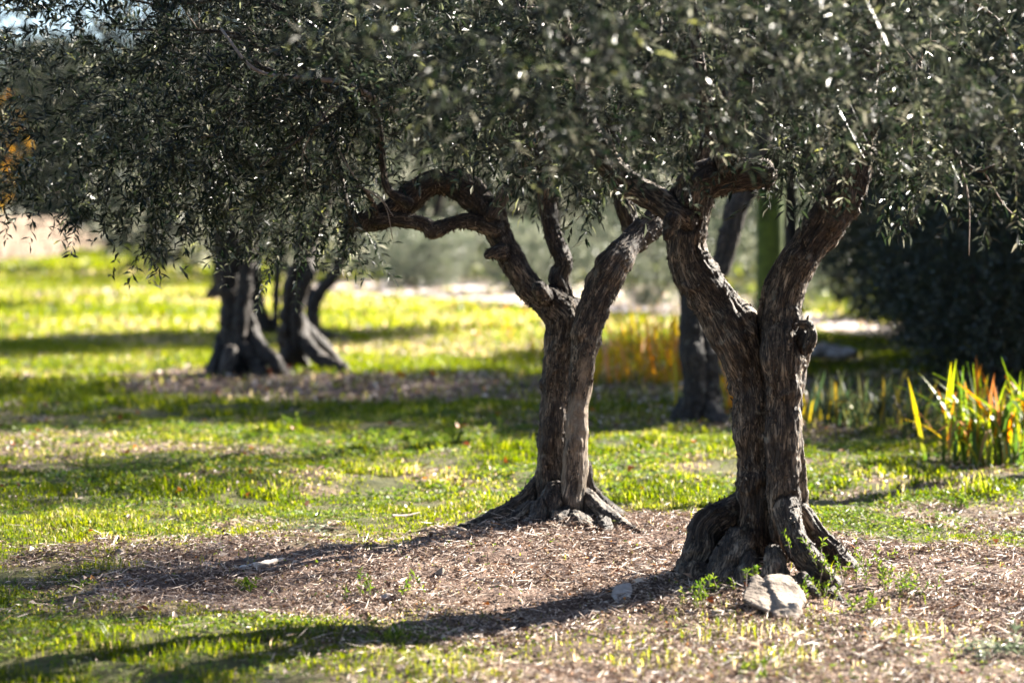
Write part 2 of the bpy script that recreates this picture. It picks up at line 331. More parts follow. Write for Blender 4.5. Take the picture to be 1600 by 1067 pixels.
def trunk_mesh(name, strands, d0, voxel=.009, mat=None, amp=1.0, pale=(), pz=(0, 9), sm=4, wobble=.12, res=7):
    parts, sk = [], []; srun = 0
    for si, s in enumerate(strands):
        w_ = catmull(strand_world(s, d0), res); c, r = w_[:, :3], np.maximum(w_[:, 3], .004)
        rr = r * (1 + wobble * 2 * (fbm(np.column_stack([c * 5 + si * 7.7])) - .5))
        parts.append(tube(c, rr, 14)); t, u, v = frames(c); L_ = np.concatenate([[0], np.cumsum(np.linalg.norm(np.diff(c, axis=0), axis=1))])
        sk.append((c, r, t, u, v, L_ + si * 3.1, np.full(len(c), 1. if si in pale else 0.)))
    V, F = joinvf(parts); co, nr, fc = remesh(V, F, voxel, sm)
    C, R, T, U, W_, S, PL = (np.concatenate([k[i] for k in sk]) for i in range(7))
    best = np.empty(len(co), int); gap = np.empty(len(co))
    sid = np.concatenate([np.full(len(k[0]), i) for i, k in enumerate(sk)])
    for a in range(0, len(co), 4000):
        D = np.linalg.norm(co[a:a + 4000, None] - C[None], axis=2) / R[None]; b_ = D.argmin(1); best[a:a + 4000] = b_
        D2 = np.where(sid[None] == sid[b_][:, None], 9, D); gap[a:a + 4000] = D2.min(1) - D.min(1)
    dl = co - C[best]; bc = np.stack([(dl * U[best]).sum(1), (dl * W_[best]).sum(1), S[best] + (dl * T[best]).sum(1)], -1)
    rl = np.clip(R[best], .01, .16)
    pal = .62 * PL[best] * sstep(.0, .2, gap) * sstep(.38, .56, fbm(bc * np.array([22, 22, 5]), 4)) * sstep(pz[0] - .2, pz[0] + .25, co[:, 2] + .3 * (fbm(co * 9, 2) - .5)) * sstep(pz[1] + .1, pz[1] - .12, co[:, 2])
    e = bc * np.array([1, 1, .14]); e = e + .012 * (fbm(co * 18, 2)[:, None] - .5)
    lump = (fbm(co * 6, 3) - .5) * .55 * rl + (ridged(co * 9 + 3, 2) - .6) * .22 * rl
    rid = (ridged(e * 30, 3) - .62) * .020 + (ridged(e * 85 + 5, 2) - .6) * .011
    knob = sstep(.66, .8, fbm(co * 11 + 40, 2)) * .16 * rl
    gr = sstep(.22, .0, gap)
    base = sstep(.34, .05, co[:, 2]); rid = rid * (1 - .35 * base) + base * ((fbm(co * 20, 4) - .5) * .035 + (ridged(co * 60, 2) - .6) * .008)
    disp = lump + knob + rid * np.clip(rl / .05, .35, 1.1) * (1 - .8 * pal) - gr * .22 * rl * .6
    co = co + nr * (disp * amp)[:, None]
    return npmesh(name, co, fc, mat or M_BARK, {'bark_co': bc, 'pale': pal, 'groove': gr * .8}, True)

def loose_bark(root, me, n, seed, zmin=.1):
    rng = np.random.default_rng(seed); N_ = len(me.vertices); co = np.empty(N_ * 3, np.float32); me.vertices.foreach_get('co', co); nr = np.empty(N_ * 3, np.float32); me.vertices.foreach_get('normal', nr)
    co = co.reshape(-1, 3).astype(float); nr = nr.reshape(-1, 3).astype(float); pl = np.empty(N_, np.float32); me.attributes['pale'].data.foreach_get('value', pl)
    ok = np.where((co[:, 2] > zmin) & (fbm(co * 8 + seed, 2) > .46) & (pl < .3))[0]; i = rng.choice(ok, n); c = co[i]; nn = nr[i]
    t = np.array([0, 0, 1.]) + rng.normal(0, .35, (n, 3)); t = unit(t - nn * (t * nn).sum(1)[:, None]); sd = np.cross(t, nn)
    h = rng.uniform(.006, .028, (n, 1)); w_ = rng.uniform(.002, .007, (n, 1)); lift = rng.uniform(.002, .012, (n, 1)); dn = np.where(rng.uniform(size=(n, 1)) < .7, -1., 1.)
    V = np.stack([c - sd * w_, c + sd * w_, c + t * h * dn + nn * lift + sd * w_ * .5, c + t * h * .8 * dn + nn * lift * .8 - sd * w_ * .6], 1).reshape(-1, 3); q = np.arange(n) * 4
    F = np.stack([q, q + 1, q + 2, q + 3], -1); bc = V.copy(); z = np.zeros(len(V)); link('loose_bark', npmesh('loose_bark', V, F, M_BARK, {'bark_co': bc, 'pale': z, 'groove': z}), root, kind='stuff')
# ------------------------------------------------------------------ foliage
def twigs(pos, dirs, K=16, tl=.24, ll=.055, lw=.0115, name='foliage', mat=None, rng=RNG, spread=.8, curl=True, stem=True, offset=None):
    n = len(pos); dirs = unit(dirs); up = np.array([0, 0, 1.])
    side = unit(np.cross(dirs, up) + 1e-3 * rng.normal(size=(n, 3))); nrm = np.cross(side, dirs)
    s = (np.arange(K) // 2 + .6) / (K / 2)
    tlv = tl * rng.uniform(.6, 1.3, (n, 1)); base = pos[:, None] + dirs[:, None] * (tlv * s)[..., None] - np.array([0, 0, 1.]) * (tlv * s ** 2)[..., None] * .16
    az = (np.arange(K) % 2) * math.pi + (np.arange(K) // 2 % 2) * 1.2
    az = az[None] + rng.normal(0, .5, (n, K)); rad = side[:, None] * np.cos(az)[..., None] + nrm[:, None] * np.sin(az)[..., None]
    ld = unit(dirs[:, None] * rng.uniform(.35, 1.1, (n, K, 1)) + rad * spread + rng.normal(0, .3, (n, K, 3)))
    wv = unit(np.cross(ld, up + rng.normal(0, .75, (n, K, 3)))); nv = np.cross(wv, ld)
    flip = np.where(nv[..., 2:] < 0, -1., 1.); wv = wv * flip; nv = nv * flip
    Ln = ll * rng.uniform(.55, 1.2, (n, K, 1)); Wn = lw * rng.uniform(.7, 1.2, (n, K, 1)) * .5
    mid = base + ld * Ln * .5 + nv * Ln * .04; tip = base + ld * Ln * .98 - nv * Ln * .06
    a = mid + wv * Wn + nv * Wn * .4; b_ = mid - wv * Wn + nv * Wn * .4
    V = np.stack([base, a, tip, b_], 2).reshape(-1, 3); q = np.arange(n * K) * 4
    F = np.vstack([np.stack([q, q + 1, q + 2], -1), np.stack([q, q + 2, q + 3], -1)])
    tint = np.repeat(rng.uniform(0, 1, (n, K)) * .7 + rng.uniform(0, .3, (n, 1)), 4)
    if stem:
        e0 = pos - dirs * tl * .5; e1 = pos + dirs * tlv * .95 - np.array([0, 0, 1.]) * tlv * .23; wd = side * .0018
        V2 = np.stack([e0 - wd, e0 + wd, e1], 1).reshape(-1, 3); q = len(V) + np.arange(n) * 3
        V = np.vstack([V, V2]); F = np.vstack([F, np.stack([q, q + 1, q + 2], -1)]); tint = np.concatenate([tint, np.full(n * 3, .7)])
    if offset is not None: V = V - np.array(offset)
    return npmesh(name, V, F, mat or M_OLIVE, {'tint': tint})
def crown_points(n, cen, rad, low=None, thr=.46, freq=1.6, seed=1, shell=.55, fine=.1, ff=5.5):
    """points inside an uneven crown: ellipsoid, with an underside and hollows"""
    rng = np.random.default_rng(seed); cen = np.array(cen); rad = np.array(rad); out = []; got = 0
    for _ in range(60):
        q = rng.normal(size=(n * 2, 3)); q = unit(q) * rng.uniform(0, 1, (n * 2, 1)) ** (1 / 3)
        p = cen + q * rad; rr = np.linalg.norm(q, axis=1)
        keep = rng.uniform(size=len(p)) < (shell + (1 - shell) * rr)
        f = fbm(p * freq + seed * 3.7, 2) + fine * (fbm(p * ff + seed, 2) - .5)
        keep &= f > thr - .08 * (rr < .9) + .12 * (rr > .93)
        if low is not None:
            z = np.interp(p[:, 0], low[:, 0], low[:, 1]); z = z + (fbm(p * np.array([5, 5, 0]) + 2.2 * seed, 3) - .5) * .25
            keep &= p[:, 2] > z
        out.append(p[keep]); got += keep.sum()
        if got >= n: break
    p = np.vstack(out)[:n]
    d = unit((p - cen) / rad) * .8 + np.array([0, 0, .08]) + rng.normal(0, .6, p.shape)
    return p, d
def low_table(d, table): return np.array([((px - 800) / FPX * d, CAM_H - (py - HOR) / FPX * d) for px, py in table])
def boughs(root, anchors, pts, n, r0, seed, mat=None, seg=7):
    """each bough a tube of its own from the nearest limb end into the crown"""
    rng = np.random.default_rng(seed); anchors = [np.array(a) for a in anchors]
    for k in range(n):
        e = pts[rng.integers(len(pts))]; a = min(anchors, key=lambda q: np.linalg.norm(q - e) + rng.uniform(0, .5)); L_ = np.linalg.norm(e - a)
        if L_ < .25: continue
        m1 = a + (e - a) * .35 + rng.normal(0, .10 * L_, 3) + np.array([0, 0, .12 * L_]); m2 = a + (e - a) * .7 + rng.normal(0, .08 * L_, 3) + np.array([0, 0, .08 * L_])
        c = catmull([a, m1, m2, e], 5); r = np.linspace(r0 * rng.uniform(.6, 1.1), .004, len(c)); V, F = tube(c, r, seg, False)
        sk = np.zeros(len(V)); bc = V * 1.0
        link('branch', npmesh('branch', V, F, mat or M_BARK, {'bark_co': bc, 'pale': sk, 'groove': sk}, True), root)
        for _ in range(3):                                         # side shoots
            i = rng.integers(len(c) // 3, len(c) - 1); d_ = unit(rng.normal(size=3) + np.array([0, 0, -.1])); l2 = rng.uniform(.2, .5)
            c2 = np.array([c[i], c[i] + d_ * l2 * .5 + rng.normal(0, .03, 3), c[i] + d_ * l2 + np.array([0, 0, -.06])]); V, F = tube(catmull(c2, 4), np.linspace(max(r[i] * .5, .003), .002, 9), 5, False)
            link('twig', npmesh('twig', V, F, M_TWIG, None, True), root)

# ------------------------------------------------------------------ tree B: right foreground olive
d0 = 10.3
SB = [
 [(1180, 965, 40, 10.4), (1182, 880, 38), (1183, 800, 34, 10.35), (1184, 700, 33), (1180, 620, 36), (1165, 560, 38), (1137, 503, 38), (1107, 457, 37), (1080, 418, 34), (1073, 375, 31), (1080, 330, 33), (1092, 292, 32), (1125, 278, 28), (1160, 272, 25), (1198, 270, 20)],
 [(1232, 950, 16, 10.35), (1229, 870, 20, 10.3), (1224, 780, 24, 10.2), (1224, 700, 24), (1224, 620, 26), (1222, 560, 30), (1222, 510, 30, 10.25), (1226, 465, 27), (1240, 425, 28), (1265, 385, 28), (1295, 345, 30), (1320, 300, 30), (1337, 250, 27), (1345, 200, 23), (1352, 120, 17, 10.4), (1370, 20, 13), (1380, -80, 9)],
 [(1268, 900, 18, 10.45), (1250, 800, 15), (1240, 700, 15, 10.35), (1237, 620, 16), (1243, 570, 18), (1252, 540, 18, 10.2), (1258, 522, 14)],
 [(1205, 545, 20, 10.3), (1204, 490, 17), (1212, 440, 17), (1240, 395, 16), (1275, 358, 15)],
 [(1208, 900, 34, 10.6), (1206, 760, 36, 10.5), (1200, 640, 36), (1192, 570, 34)],
 [(1165, 780, 18, 10.4), (1130, 808, 22, 10.35), (1100, 830, 24, 10.3), (1090, 868, 26, 10.25), (1066, 915, 24, 10.2), (1045, 950, 20, 10.1)],
 [(1150, 820, 24, 10.4), (1128, 870, 28, 10.35), (1105, 935, 30, 10.3)],
 [(1152, 845, 24, 10.2), (1138, 888, 33, 10.05), (1122, 945, 40, 9.97)],
 [(1090, 900, 30, 10.1), (1070, 950, 26, 10.0)],
 [(1255, 905, 16, 9.85), (1265, 930, 14, 9.75)],
 [(1172, 868, 12, 10.1), (1166, 892, 18, 9.97), (1162, 940, 24, 9.88)],
 [(1208, 862, 11, 10.1), (1212, 885, 18, 9.95), (1214, 950, 22, 9.88)],
 [(1222, 720, 15, 10.25), (1228, 780, 17, 10.17), (1239, 830, 19, 10.06), (1258, 872, 20, 9.98), (1282, 900, 18, 9.92), (1305, 912, 14, 9.9)],
 [(1255, 800, 15, 10.4), (1278, 838, 17, 10.4), (1304, 868, 17, 10.38), (1332, 900, 15, 10.3), (1350, 945, 12, 10.1)],
 [(1320, 925, 12, 10.0), (1355, 945, 9, 9.95), (1392, 962, 7, 9.8), (1420, 975, 4, 9.7)],
 [(1050, 935, 15, 10.1), (1015, 950, 10, 10.0), (985, 958, 6, 9.95)],
 [(1296, 925, 14, 9.85), (1308, 950, 16, 9.8), (1330, 955, 12, 9.75)],
 [(1075, 345, 22, 10.3), (1035, 316, 20, 10.35), (985, 288, 19, 10.4), (942, 243, 19), (916, 190, 16), (905, 120, 14, 10.5), (886, 60, 12), (868, -30, 10), (850, -120, 8)],
 [(1138, 265, 18, 10.3), (1132, 215, 20), (1108, 185, 13), (1098, 140, 10), (1088, 70, 8), (1080, -20, 6)],
 [(1140, 225, 14, 10.3), (1158, 190, 13), (1166, 140, 11), (1172, 60, 9), (1180, -40, 7)],
 [(1052, 345, 14, 10.15), (1040, 372, 5, 10.12)],
 [(1262, 545, 9, 10.12), (1270, 525, 8, 10.1), (1264, 508, 8, 10.12), (1250, 506, 7, 10.12)],
]
TBr = thing('olive_tree', (TB[0], TB[1], 0), 'nearest olive tree, thick fissured trunk forking into a wide Y by a pale rock', 'tree', 'old olive trees in the grove')
mB = trunk_mesh('trunk', SB, d0, .008); link('trunk', mB, TBr); loose_bark(TBr, mB, 5000, 3)
LOWB = low_table(10.0, [(300, 60), (560, 130), (640, 150), (740, 205), (780, 235), (860, 280), (960, 285), (1020, 265), (1060, 225), (1180, 215), (1230, 262), (1350, 270), (1400, 305), (1500, 325), (1600, 345), (1900, 340)])
pB, dB = crown_points(1450, (.95, 9.85, 2.4), (1.9, 1.0, 1.05), LOWB, .48, 1.8, 3, fine=.7)
link('foliage', twigs(pB, dB, 20, .25, .062, .0145), TBr, kind='stuff')
LOWN = low_table(7.2, [(300, 40), (480, 80), (600, 130), (720, 170), (780, 215), (900, 270), (1010, 310), (1060, 230), (1200, 180), (1600, 100)])
pN, dN = crown_points(330, (.05, 7.5, 2.25), (.85, .8, .6), LOWN, .47, 2.6, 6, fine=.4)
link('foliage', twigs(pN, dN, 18, .2, .06, .013), TBr, kind='stuff')
pN2, dN2 = crown_points(220, (1.6, 7.9, 2.2), (.75, .7, .42), low_table(7.8, [(900, 200), (1250, 230), (1400, 300), (1700, 330)]), .47, 2.6, 8)
link('foliage', twigs(pN2, dN2, 18, .2, .06, .013), TBr, kind='stuff')
boughs(TBr, [P(1380, -80, 10.4), P(1352, 120, 10.4), P(850, -120, 10.5), P(905, 120, 10.5), P(1080, -20, 10.3), P(1180, -40, 10.3), P(1337, 250, 10.25)], pB, 22, .017, 5)

# ------------------------------------------------------------------ tree A: centre olive
d0 = 12.1
SA = [
 [(865, 860, 34, 12.1), (864, 790, 29), (863, 740, 24), (864, 680, 22), (869, 600, 20), (876, 545, 22), (884, 500, 27), (868, 478, 28), (836, 457, 22), (812, 425, 19), (790, 385, 19), (771, 345, 21), (750, 315, 21), (724, 293, 20), (690, 282, 19), (655, 296, 19), (630, 320, 20), (600, 338, 19), (572, 346, 15), (548, 352, 10)],
 [(905, 860, 26, 11.95), (892, 800, 20), (897, 750, 18), (901, 700, 16), (903, 640, 16), (910, 580, 18), (918, 520, 22), (928, 480, 25), (942, 445, 24), (963, 410, 22), (990, 375, 21, 12.1), (1020, 348, 20, 12.2), (1050, 325, 17, 12.4), (1085, 280, 14), (1120, 190, 12), (1150, 80, 9)],
 [(888, 850, 36, 12.2), (885, 740, 30), (889, 620, 27), (900, 530, 32), (905, 490, 32)],
 [(890, 500, 22, 12.15), (878, 462, 18), (873, 434, 15), (880, 410, 14), (868, 380, 15), (858, 345, 13), (852, 300, 12), (845, 230, 10), (835, 140, 8), (830, 40, 7), (820, -60, 5)],
 [(778, 358, 14, 12.05), (735, 346, 12), (705, 350, 12), (678, 362, 13), (662, 350, 11), (625, 343, 12), (590, 345, 12)],
 [(768, 338, 9, 12.0), (790, 300, 9), (812, 268, 8), (830, 220, 6)],
 [(855, 468, 15, 12.05), (842, 450, 12, 11.98)],
 [(930, 450, 11, 12.0), (940, 404, 4)],
 [(1000, 385, 13, 12.5), (982, 345, 15), (972, 300, 13), (962, 230, 11), (950, 130, 8)],
 [(852, 750, 15, 12.15), (822, 782, 17, 12.1), (788, 803, 15, 12.05), (750, 820, 13, 12.0), (705, 838, 11, 11.95)],
 [(884, 795, 15, 11.95), (876, 820, 20, 11.85), (870, 850, 23, 11.7)],
 [(908, 775, 17, 12.0), (932, 797, 17, 11.95), (960, 820, 16, 11.85), (1000, 838, 12, 11.75)],
 [(915, 725, 9, 12.15), (922, 765, 12), (950, 797, 13, 12.2), (985, 815, 12, 12.2), (1040, 825, 8, 12.2)],
 [(850, 800, 20, 11.95), (835, 835, 18, 11.8)],
 [(905, 815, 20, 11.85), (925, 840, 15, 11.7)],
 [(870, 770, 20, 12.0), (868, 830, 30, 11.9)],
 [(830, 800, 20, 12.0), (800, 830, 20, 11.9), (760, 850, 14, 11.75)],
 [(985, 832, 11, 11.8), (1020, 845, 8, 11.7), (1050, 850, 4, 11.6)],
 [(720, 832, 10, 11.95), (690, 842, 7, 11.85), (660, 848, 4, 11.8)],
 [(940, 815, 14, 11.8), (950, 845, 14, 11.65)],
 [(785, 392, 12, 12.03), (770, 396, 10, 12.0), (760, 400, 7, 12.0)],
 [(640, 318, 8, 12.0), (606, 295, 6), (596, 240, 5), (590, 160, 4)],
]
TAr = thing('olive_tree', (TA[0], TA[1], 0), 'middle olive tree with a pale bare strip on its trunk and an arching loop limb', 'tree', 'old olive trees in the grove')
mA = trunk_mesh('trunk', SA, d0, .008, pale=(1,), pz=(.15, .92)); link('trunk', mA, TAr); loose_bark(TAr, mA, 4500, 4)
LOWA = low_table(11.9, [(-400, 380), (60, 300), (170, 365), (215, 400), (300, 365), (360, 410), (450, 415), (550, 400), (555, 335), (580, 225), (610, 160), (720, 165), (785, 235), (860, 280), (940, 310), (1010, 295), (1060, 240), (1400, 200)])
pA, dA = crown_points(2500, (-.85, 12.2, 2.4), (2.15, 1.0, 1.2), LOWA, .47, 1.8, 9, fine=.7)
link('foliage', twigs(pA, dA, 20, .25, .062, .0145), TAr, kind='stuff')
boughs(TAr, [P(550, 350, 12.05), P(590, 342, 12.05), P(820, -60, 12.1), P(835, 140, 12.1), P(1150, 80, 12.4), P(950, 130, 12.5), P(590, 160, 12.0)], pA, 24, .016, 15)
c = np.array([P(620, 175, 11.6), P(545, 133, 11.4), P(480, 122, 11.3), P(400, 110, 11.2), P(345, 45, 11.2)]); c = catmull(c, 5)
V, F = tube(c, np.linspace(.016, .006, len(c)), 8, False); z = np.zeros(len(V))
link('branch', npmesh('branch', V, F, M_TWIG, {'bark_co': V, 'pale': z, 'groove': z}, True), TAr)

# ------------------------------------------------------------------ tree C behind, left group
def olive(label, d0, strands, cen, rad, nt, seed, low=None, base=None, ll=.06, lw=.015, K=14, thr=.44, mat=None, voxel=.014, nb=10, leafmat=None, group='old olive trees in the grove', tips=None):
    b = base or (cen[0], cen[1], 0)
    t = thing('olive_tree', b, label, 'tree', group)
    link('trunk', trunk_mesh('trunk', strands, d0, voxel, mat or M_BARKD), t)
    p, d = crown_points(nt, cen, rad, low, thr, 1.4, seed, fine=.5)
    link('foliage', twigs(p, d, K, .26, ll, lw, mat=leafmat), t, kind='stuff')
    boughs(t, tips or [strand_world(s, d0)[-1][:3] for s in strands if s[-1][1] < HOR + 10], p, nb, .03, seed + 1, M_BARKD, 6)
    return t
d = 18.3
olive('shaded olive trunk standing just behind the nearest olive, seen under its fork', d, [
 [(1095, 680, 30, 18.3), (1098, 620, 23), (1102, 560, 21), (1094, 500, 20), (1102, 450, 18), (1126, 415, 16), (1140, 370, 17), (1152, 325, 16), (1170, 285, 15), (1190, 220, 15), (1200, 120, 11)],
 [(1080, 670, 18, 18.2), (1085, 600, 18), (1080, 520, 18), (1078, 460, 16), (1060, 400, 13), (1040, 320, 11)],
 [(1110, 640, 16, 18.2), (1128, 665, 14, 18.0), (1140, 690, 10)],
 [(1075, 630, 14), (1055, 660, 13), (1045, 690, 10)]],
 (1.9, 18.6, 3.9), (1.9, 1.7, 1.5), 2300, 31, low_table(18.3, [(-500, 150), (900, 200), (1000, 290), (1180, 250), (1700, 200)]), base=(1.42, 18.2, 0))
LOWL = low_table(24, [(-600, 250), (0, 312), (90, 325), (150, 350), (250, 365), (300, 385), (350, 395), (420, 395), (520, 385), (550, 350), (580, 190), (700, 150), (1200, 200)])
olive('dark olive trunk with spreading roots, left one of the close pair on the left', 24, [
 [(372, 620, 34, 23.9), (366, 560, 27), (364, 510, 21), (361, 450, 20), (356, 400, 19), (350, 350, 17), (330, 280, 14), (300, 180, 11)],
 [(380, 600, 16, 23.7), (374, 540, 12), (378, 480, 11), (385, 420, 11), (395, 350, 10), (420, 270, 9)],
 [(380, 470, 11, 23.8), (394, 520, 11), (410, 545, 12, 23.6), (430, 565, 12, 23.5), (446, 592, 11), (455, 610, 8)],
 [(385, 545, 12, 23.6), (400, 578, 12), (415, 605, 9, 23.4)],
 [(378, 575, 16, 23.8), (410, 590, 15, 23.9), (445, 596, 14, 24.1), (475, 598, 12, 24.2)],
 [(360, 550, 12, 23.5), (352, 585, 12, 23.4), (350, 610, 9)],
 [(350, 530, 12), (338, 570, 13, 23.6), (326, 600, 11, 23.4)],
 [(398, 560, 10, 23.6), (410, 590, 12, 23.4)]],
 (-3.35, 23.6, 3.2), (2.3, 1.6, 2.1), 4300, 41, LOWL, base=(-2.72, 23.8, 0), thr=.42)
olive('leaning olive trunk with snaking roots, right one of the close pair on the left', 24.6, [
 [(466, 610, 30, 24.5), (458, 560, 23), (454, 510, 18), (460, 460, 18), (472, 420, 18), (484, 370, 15), (510, 300, 12), (530, 200, 10)],
 [(478, 590, 13, 24.3), (466, 530, 10), (468, 470, 9), (486, 420, 9)],
 [(455, 550, 12, 24.3), (446, 585, 13), (440, 605, 9)],
 [(464, 480, 9), (476, 530, 11, 24.3), (500, 560, 10, 24.0), (536, 578, 9, 23.8), (552, 595, 7)],
 [(478, 510, 8, 24.8), (500, 535, 9), (525, 562, 8, 24.9), (545, 580, 7)],
 [(440, 560, 9), (425, 585, 10, 24.0)]],
 (-1.3, 24.9, 3.6), (2.1, 1.6, 1.8), 3000, 43, LOWL, base=(-2.15, 24.5, 0), thr=.44)
olive('curved slim olive trunk glimpsed between the close pair on the left', 31.5, [
 [(412, 560, 14, 31.5), (410, 510, 12), (400, 460, 11), (395, 410, 11), (400, 350, 9), (405, 280, 8)],
 [(415, 520, 8), (428, 545, 6)], [(432, 550, 7), (431, 500, 6), (433, 440, 6), (440, 370, 5), (445, 300, 5)]],
 (-3.2, 31.5, 3.4), (2.0, 1.9, 1.3), 1500, 45, base=(-3.2, 31.5, 0), ll=.08, lw=.02, K=12, voxel=.02)
olive('olive trunk curving right with a long surface root, rightmost of the left group', 30.3, [
 [(492, 560, 15, 30.2), (488, 510, 11), (490, 475, 10), (505, 450, 10), (525, 425, 9), (540, 380, 8), (550, 300, 7)],
 [(486, 480, 8), (478, 440, 8), (470, 380, 7), (465, 300, 6)],
 [(498, 520, 8, 30.0), (520, 530, 9), (548, 538, 8), (560, 548, 6)]],
 (-1.9, 30.5, 3.6), (2.1, 1.9, 1.4), 1500, 47, base=(-2.45, 30.2, 0), ll=.08, lw=.02, K=12, voxel=.02)
olive('small far olive trunk peeking out left of the close pair', 43, [
 [(335, 500, 16, 43), (338, 460, 10), (340, 420, 9), (342, 360, 8), (330, 290, 7)], [(330, 455, 7), (318, 478, 7)]],
 (-5.4, 43.5, 3.9), (2.6, 2.4, 1.9), 1500, 49, base=(-5.25, 43, 0), ll=.1, lw=.03, K=12, voxel=.03)

olive('olive reaching into the picture from the left edge above the shaded lawn', 44, [[(-70, 490, 18, 44), (-62, 420, 13), (-66, 360, 12), (-40, 300, 9)], [(-62, 400, 9), (-90, 330, 8)]],
 (-9.6, 44, 3.2), (2.9, 2.2, 1.75), 3600, 51, base=(-10.1, 44, 0), ll=.1, lw=.03, K=12, voxel=.03)
# ------------------------------------------------------------------ background trees and shrubs
def shrub_mesh(n, rad, leafmat, ll, lw, seed, thr=.42, K=10, tl=.3, zc=None, freq=1.2, fine=.1, ff=5.5):
    zc = zc if zc is not None else rad[2] * .9
    p, d = crown_points(n, (0, 0, zc), rad, None, thr, freq, seed, fine=fine, ff=ff); p[:, 2] = np.maximum(p[:, 2], .05)
    return twigs(p, d, K, tl, ll, lw, mat=leafmat, rng=np.random.default_rng(seed))
def stem_mesh(h, r, seed, n=1, spread=.5, mat=None):
    rng = np.random.default_rng(seed); parts = []
    for k in range(n):
        e = np.array([rng.normal(0, spread), rng.normal(0, spread), h]); c = catmull([(0, 0, -.15), e * .3 + rng.normal(0, .08, 3), e * .65, e], 4)
        parts.append(tube(c, np.linspace(r, r * .35, len(c)), 9))
    V, F = joinvf(parts); z = np.zeros(len(V))
    return npmesh('trunk', V, F, mat or M_BARKD, {'bark_co': V, 'pale': z, 'groove': z}, True)
def plant(name, proto, x, y, label, cat, group, s=1., rz=0., sz=1.):
    z0 = float(gh(np.array([x]), np.array([y]))[0]) - .02
    t = thing(name, (x, y, z0), label, cat, group); t.rotation_euler.z = rz; t.scale = (s, s, s * sz)
    for nm, me, kd in proto:
        o = link(nm, me, t, Vector((0, 0, 0)), kd)
    return t
FARO = [[('trunk', stem_mesh(2.2, .22, 60 + k, 3, .7), None), ('foliage', shrub_mesh(430, (2.6, 2.0, 2.3), M_FAR, .24, .10, 70 + k, .47, 9, .4, 2.1, fine=.9, ff=1.7), 'stuff')] for k in range(2)]
for i, (x, y, s, lab) in enumerate([
    (-5.5, 60, 1.0, 'silvery far olive with low crown left of the sunlit clearing'), (-2.2, 57, 1.05, 'silvery far olive seen through the loop of the arching limb'),
    (1.0, 59, 1.1, 'silvery far olive behind the fork of the middle trunk'), (4.0, 56, 1.0, 'silvery far olive between the two nearest trunks'),
    (-9.5, 66, 1.1, 'silvery far olive behind the group of trunks on the left'), (7.8, 60, 1.15, 'silvery far olive behind the mossy green trunk'), (12.5, 58, 1.2, 'silvery far olive beyond the dark shrubs on the right'), (-4.0, 64, 1.0, 'silvery far olive in the second row, left of the loop limb'), (2.6, 66, 1.0, 'silvery far olive in the second row, behind the middle tree')]):
    plant('far_olive_tree', FARO[i % 2], x, y, lab, 'tree', 'far olives behind the clearing', s, i * 1.3)
FARD = [[('trunk', stem_mesh(3.5, .3, 80 + k, 2, .6), None), ('foliage', shrub_mesh(3600, (3.6, 3.2, 3.4), M_DARK, .24, .10, 90 + k, .36, 9, .5, 3.6, .8, fine=.3, ff=1.5), 'stuff')] for k in range(2)]
for i, (x, y, s, lab) in enumerate([
    (-16.5, 104, 1.15, 'dark evergreen tree just behind the sunlit stone wall'), (-9, 115, 1.5, 'dark evergreen tree right of the stone wall'), (0, 99, 1.5, 'tall dark evergreen far behind the left group of trunks'),
    (7, 101, 1.45, 'tall dark evergreen far behind the middle olive'), (13, 92, 1.5, 'tall dark evergreen behind the mossy green trunk'), (18, 88, 1.5, 'dark evergreen far behind the shrubs on the right'), (25, 80, 1.5, 'dark evergreen at the far right edge of the grove'), (-15, 122, 1.6, 'dark evergreen beyond the gap in the stone wall'), (-22, 124, 1.5, 'dark evergreen at the far left beyond the autumn tree'), (-18.5, 110, .9, 'low dark evergreen close behind the lower stretch of wall')]):
    plant('evergreen_tree', FARD[i % 2], x, y, lab, 'tree', 'dark evergreens at the back', s, i * 1.9)
# grey shrubs mid right
GRY = [[('stem', stem_mesh(.7, .05, 100 + k, 4, .35), None), ('foliage', shrub_mesh(1000, (1.5, 1.3, 1.05), M_GREY, .10, .035, 110 + k, .42, 10, .25, fine=.7, ff=2.5), 'stuff')] for k in range(2)]
for i, (x, y, s, sz, lab) in enumerate([
    (2.2, 41, .95, 1.0, 'rounded grey green shrub behind the orange iris bed'), (4.4, 39, 1.0, 1.1, 'rounded grey green shrub seen inside the fork of the nearest olive'), (5.9, 36, .95, 1.2, 'grey green shrub right of the nearest olive fork at the edge of the dark shrubs'),
    (0.1, 47, .9, .8, 'low grey shrub behind the fork of the middle olive'), (-2.0, 50, .9, .8, 'low grey shrub at the back of the sunlit clearing')]):
    plant('grey_shrub', GRY[i % 2], x, y, lab, 'shrub', 'grey green shrubs by the path', s, i * 2.1, sz)
